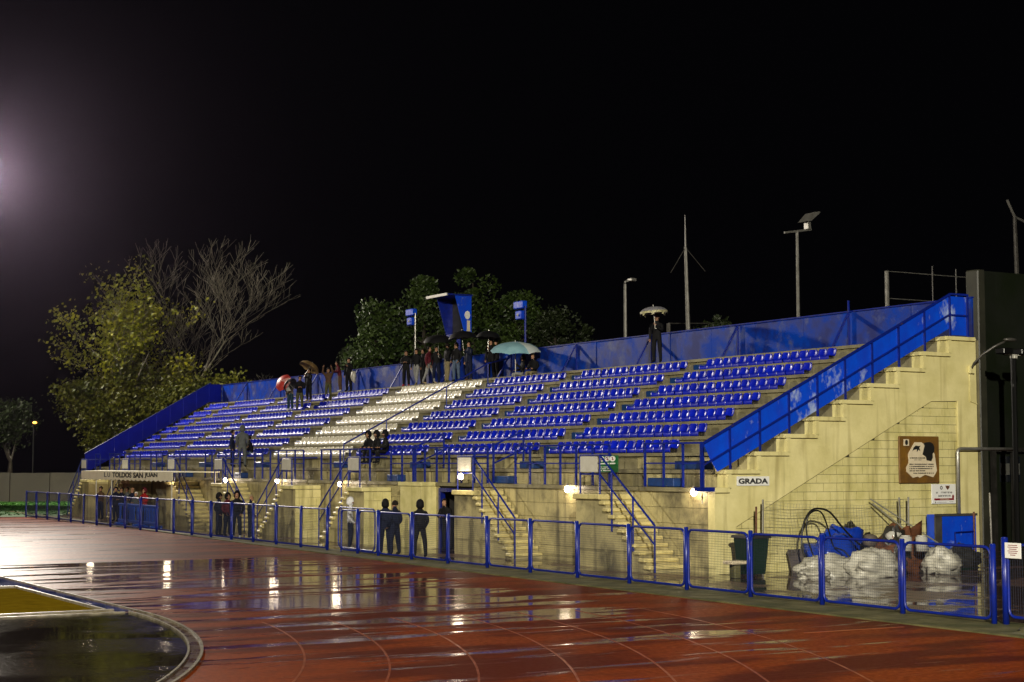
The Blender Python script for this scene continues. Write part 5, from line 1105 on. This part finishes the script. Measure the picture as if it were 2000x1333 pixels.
for px_, dx, fc, pose, top, leg, lab, cap, h, shoe in ((793, .55, -40, 'crossed', 'cloth_black', 'cloth_black', 'person in black tracksuit with white sleeve stripes, first of the line on the top terrace', 'hair', 1.74, 'cloth_shoe_red'), (813, .3, -50, 'walk', 'cloth_black', 'cloth_greyjean', 'person in a black printed top and pale jeans stepping along the top terrace', 'hair', 1.72, 'cloth_khaki'),
        (826, .75, -80, 'stand', 'cloth_black', 'cloth_black', 'person in black behind the one in pale jeans on the top terrace', 'hair', 1.76, 'cloth_black'), (838, .3, 30, 'walk', 'cloth_wine', 'cloth_greyjean', 'person in a wine jacket and grey jeans striding on the top terrace', 'hair', 1.76, 'cloth_beige'),
        (852, .6, -20, 'umb', 'cloth_black', 'cloth_navy', 'person in black holding the large black umbrella left of the cabin', 'hair', 1.76, 'cloth_black'), (873, .35, 80, 'pocket', 'cloth_black', 'cloth_khaki', 'person in black jacket and khaki trousers below the blue cabin', 'hair', 1.80, 'cloth_leaf' if False else 'cloth_olive'),
        (891, .4, -60, 'pocket', 'cloth_black', 'cloth_jeans', 'person in black jacket and blue jeans below the blue cabin', 'long', 1.76, 'cloth_black'), (916, .55, -80, 'umb', 'cloth_navy', 'cloth_navy', 'person in navy holding a black umbrella right of the blue cabin', 'hair', 1.78, 'cloth_brown'),
        (959, .5, -60, 'umb', 'cloth_black', 'cloth_black', 'person in black under the third black umbrella, left of the aqua beach umbrella', 'long', 1.72, 'cloth_black'), (969, .75, -90, 'crossed', 'cloth_black', 'cloth_black', 'second person in black sharing the third black umbrella', 'hair', 1.74, 'cloth_black'),
        (1284, .15, -55, 'umb', 'cloth_black', 'cloth_black', 'person in black standing alone under the patterned grey umbrella', 'beanie', 1.80, 'cloth_black')):
    o = person(onrow(px_, 9, dx), R(fc), pose, top, leg, lab, cap, 'cloth_hair', shoe, h)
    if px_ == 852: U3 = o
    if px_ == 916: U4 = o
    if px_ == 959: U5 = o
    if px_ == 1284: U6 = o
p = onrow(1022, 9, 0.30); p.z -= 0.40; U7 = person(p, TO_PITCH + R(-15), 'sit_umb', 'cloth_black', 'cloth_greyjean', 'person in pale trousers holding the aqua beach umbrella', 'long', 'cloth_hair', 'cloth_shoe_white', 1.70)
p = onrow(1045, 9, 0.32); p.z -= 0.40; person(p, TO_PITCH + R(20), 'sit', 'cloth_black', 'cloth_khaki', 'person in black and cream jacket and khaki trousers cuddled under the aqua beach umbrella', 'hair', 'cloth_hair', 'cloth_shoe_white', 1.72)

# ================================================================ umbrellas
def umbrella(hand, tilt, rad, up, mats_, label, group, gores=8, depth=0.38, shaft='steel', frill=None, low=0.0):
    t = thing('umbrella', hand, label, 'umbrella', group); Rm = Euler(tilt).to_matrix(); hd = Vector(hand)
    W = lambda x, y, z: hd + Rm @ Vector((x, y, z))
    m_ = MB(); m_.tube([W(0, 0, -0.12 - low), W(0, 0, up + 0.07)], 0.011 if rad < 0.8 else 0.02, 6); m_.tube([W(0, 0, -0.12 - low), W(0.02, 0, -0.17 - low), W(0.06, 0, -0.16 - low)], 0.014, 6); m_.build('shaft', shaft, t)
    n = gores * 4; rings = [(0.02, 0), (0.3, .05), (0.58, .20), (0.82, .48), (1.0, .92)]
    for g in range(gores):
        m_ = MB(); vs = []
        for rr, dz in rings:
            for k in range(5):
                a = 2 * math.pi * (g * 4 + k) / n; sc = 1 - 0.055 * rr * math.sin(math.pi * k / 4) * (1.0 if rr > .9 else .6); lift = 0.16 * math.sin(math.pi * k / 4) * (rr ** 4)
                vs.append(W(rad * rr * sc * math.cos(a), rad * rr * sc * math.sin(a), up - depth * (dz - lift * .6)))
        m2 = len(vs); vs2 = [v - Rm @ Vector((0, 0, 0.006)) for v in vs]; fs = []
        for i in range(len(rings) - 1):
            for k in range(4): a = i * 5 + k; fs.append((a, a + 1, a + 6, a + 5)); fs.append((m2 + a, m2 + a + 5, m2 + a + 6, m2 + a + 1))
        m_.add(vs + vs2, fs); m_.build('canopy_panel', mats_[g % len(mats_)], t, smooth=True)
        if frill:
            a0 = 2 * math.pi * g * 4 / n; a1 = 2 * math.pi * (g * 4 + 4) / n; m_ = MB()
            for k in range(4):
                b0, b1 = a0 + (a1 - a0) * k / 4, a0 + (a1 - a0) * (k + 1) / 4; hh = 0.09 if k else 0.17
                q = [W(rad * math.cos(b_) * .985, rad * math.sin(b_) * .985, up - depth * 0.86 - z) for b_, z in ((b0, 0), (b1, 0), (b1, hh * .8), (b0, hh))]; m_.add(q + [v + Vector((.004, .004, 0)) for v in q], [(0, 1, 2, 3), (7, 6, 5, 4)])
            m_.build('frill', frill, t)
    m_ = MB()
    for g in range(gores):
        a = 2 * math.pi * g / gores; m_.tube([W(0, 0, up - 0.02)] + [W(rad * rr * math.cos(a), rad * rr * math.sin(a), up - depth * dz - 0.014) for rr, dz in rings[1:]], 0.005, 4, cap=False)
        m_.tube([W(0, 0, up - depth * 0.95), W(rad * .58 * math.cos(a), rad * .58 * math.sin(a), up - depth * .2 - 0.02)], 0.004, 4, cap=False)
    m_.build('ribs', 'dark_steel', t)
umbrella(hand_of(U1, 'umb'), (R(20), R(-62), 0), 0.50, 0.52, ['umb_red', 'umb_red', 'umb_pink', 'umb_red'], 'red and pink umbrella tipped over the shoulder of the long haired person', 'umbrellas held by spectators', depth=0.24)
umbrella(hand_of(U2, 'umb'), (R(0), R(32), 0), 0.60, 0.80, ['umb_tan', 'umb_tan'], 'tan patterned umbrella tilted to the right below the back wall', 'umbrellas held by spectators')
h = onrow(580, 7, .1); umbrella((h.x - .3, h.y - .1, h.z + 1.2), (R(-50), R(-30), 0), 0.42, 0.40, ['umb_black', 'umb_black', 'white_plate', 'umb_black'], 'black and white umbrella held low beside the red umbrella', 'umbrellas held by spectators', depth=0.2)
umbrella(hand_of(U3, 'umb'), (R(6), R(-6), 0), 0.72, 0.92, ['umb_black'], 'large black umbrella left of the blue cabin', 'umbrellas held by spectators')
umbrella(hand_of(U4, 'umb'), (R(0), R(-5), 0), 0.68, 0.86, ['umb_black'], 'black umbrella right below the blue cabin', 'umbrellas held by spectators')
umbrella(hand_of(U5, 'umb'), (R(0), R(4), 0), 0.58, 0.76, ['umb_black'], 'black umbrella between the cabin and the aqua beach umbrella', 'umbrellas held by spectators')
umbrella(hand_of(U6, 'umb'), (R(-2), R(-4), 0), 0.52, 0.66, ['umb_print'], 'grey patterned umbrella with a pale frill, held by the lone person on the top terrace', 'umbrellas held by spectators', depth=0.20, shaft='white_plate', frill='umb_frill')
hh = hand_of(U7, 'sit_umb'); umbrella(hh, (R(8), R(-5), 0), 1.12, 0.95, ['umb_aqua', 'umb_aqua', 'umb_pale', 'umb_aqua'], 'big pale aqua beach umbrella over the seated couple', 'umbrellas held by spectators', gores=8, depth=0.46, shaft='white_plate', low=0.3)

# ================================================================ floodlight masts with their lamps
flab = {'far': 'floodlight mast beyond the far end of the stand', 'cross': 'floodlight mast across the pitch', 'near': 'floodlight mast behind the near bend'}
MASTS = set()
for nm_, loc, aim, pw, colr, cone in FLOODS:
    L = Vector(loc); d = (Vector(aim) - L).normalized(); rgt = d.cross(Vector((0, 0, 1))).normalized(); upv = rgt.cross(d)
    def lamp():
        ld = bpy.data.lights.new('flood_lamp', 'SPOT'); ld.energy = pw; ld.color = colr; ld.spot_size = R(cone); ld.spot_blend = 0.5; ld.shadow_soft_size = 0.6
        lo = bpy.data.objects.new('flood_lamp', ld); COL.objects.link(lo); lo.location = L + d * 0.05; lo.rotation_euler = d.to_track_quat('-Z', 'Y').to_euler()
    lamp()
    if nm_ in MASTS: continue
    MASTS.add(nm_); t = thing('floodlight_mast', (L.x, L.y, 0), flab[nm_], 'floodlight mast', 'floodlight masts')
    back = L - d * 0.55
    m_ = MB(); m_.tube([(back.x, back.y, 0), (back.x, back.y, L.z + 1.0)], [0.35, 0.16], 10); m_.build('pole', 'steel', t)
    for i in range(2):
        for j_ in range(3):
            c = L + rgt * (i - .5) * 0.74 + upv * (j_ - 1) * 0.66
            m_ = MB(); cs = [c + rgt * a * .36 + upv * b_ * .30 + d * e for e in (-.28, -.03) for a, b_ in ((-1, -1), (1, -1), (1, 1), (-1, 1))]
            m_.add(cs, [(0, 3, 2, 1), (4, 5, 6, 7), (0, 1, 5, 4), (1, 2, 6, 5), (2, 3, 7, 6), (3, 0, 4, 7)]); hd = m_.build('lamp_head', 'dark_steel', t)
            m_ = MB(); m_.add([c + rgt * a * .32 + upv * b_ * .26 - d * 0.02 for a, b_ in ((-1, -1), (1, -1), (1, 1), (-1, 1))], [(0, 1, 2, 3)]); m_.build('lens', 'flood_glass', hd)
# ================================================================ rain mist in the lamp light
hz = MB(); hz.box(-440, 460, -400, 500, -1.05, 32.5); hz = hz.build('haze', []); hz.data.materials.clear()
hm = bpy.data.materials.new('mist'); hm.use_nodes = True; nt = hm.node_tree; nt.nodes.clear()
out = nt.nodes.new('ShaderNodeOutputMaterial'); pv = nt.nodes.new('ShaderNodeVolumePrincipled')
pv.inputs['Color'].default_value = (0.84, 0.66, 1.0, 1); pv.inputs['Density'].default_value = 0.00006; pv.inputs['Anisotropy'].default_value = 0.93
nt.links.new(pv.outputs[0], out.inputs['Volume']); hz.data.materials.append(hm)
tag(hz, kind='stuff', label='thin night rain mist glowing near the floodlight', cat='mist')
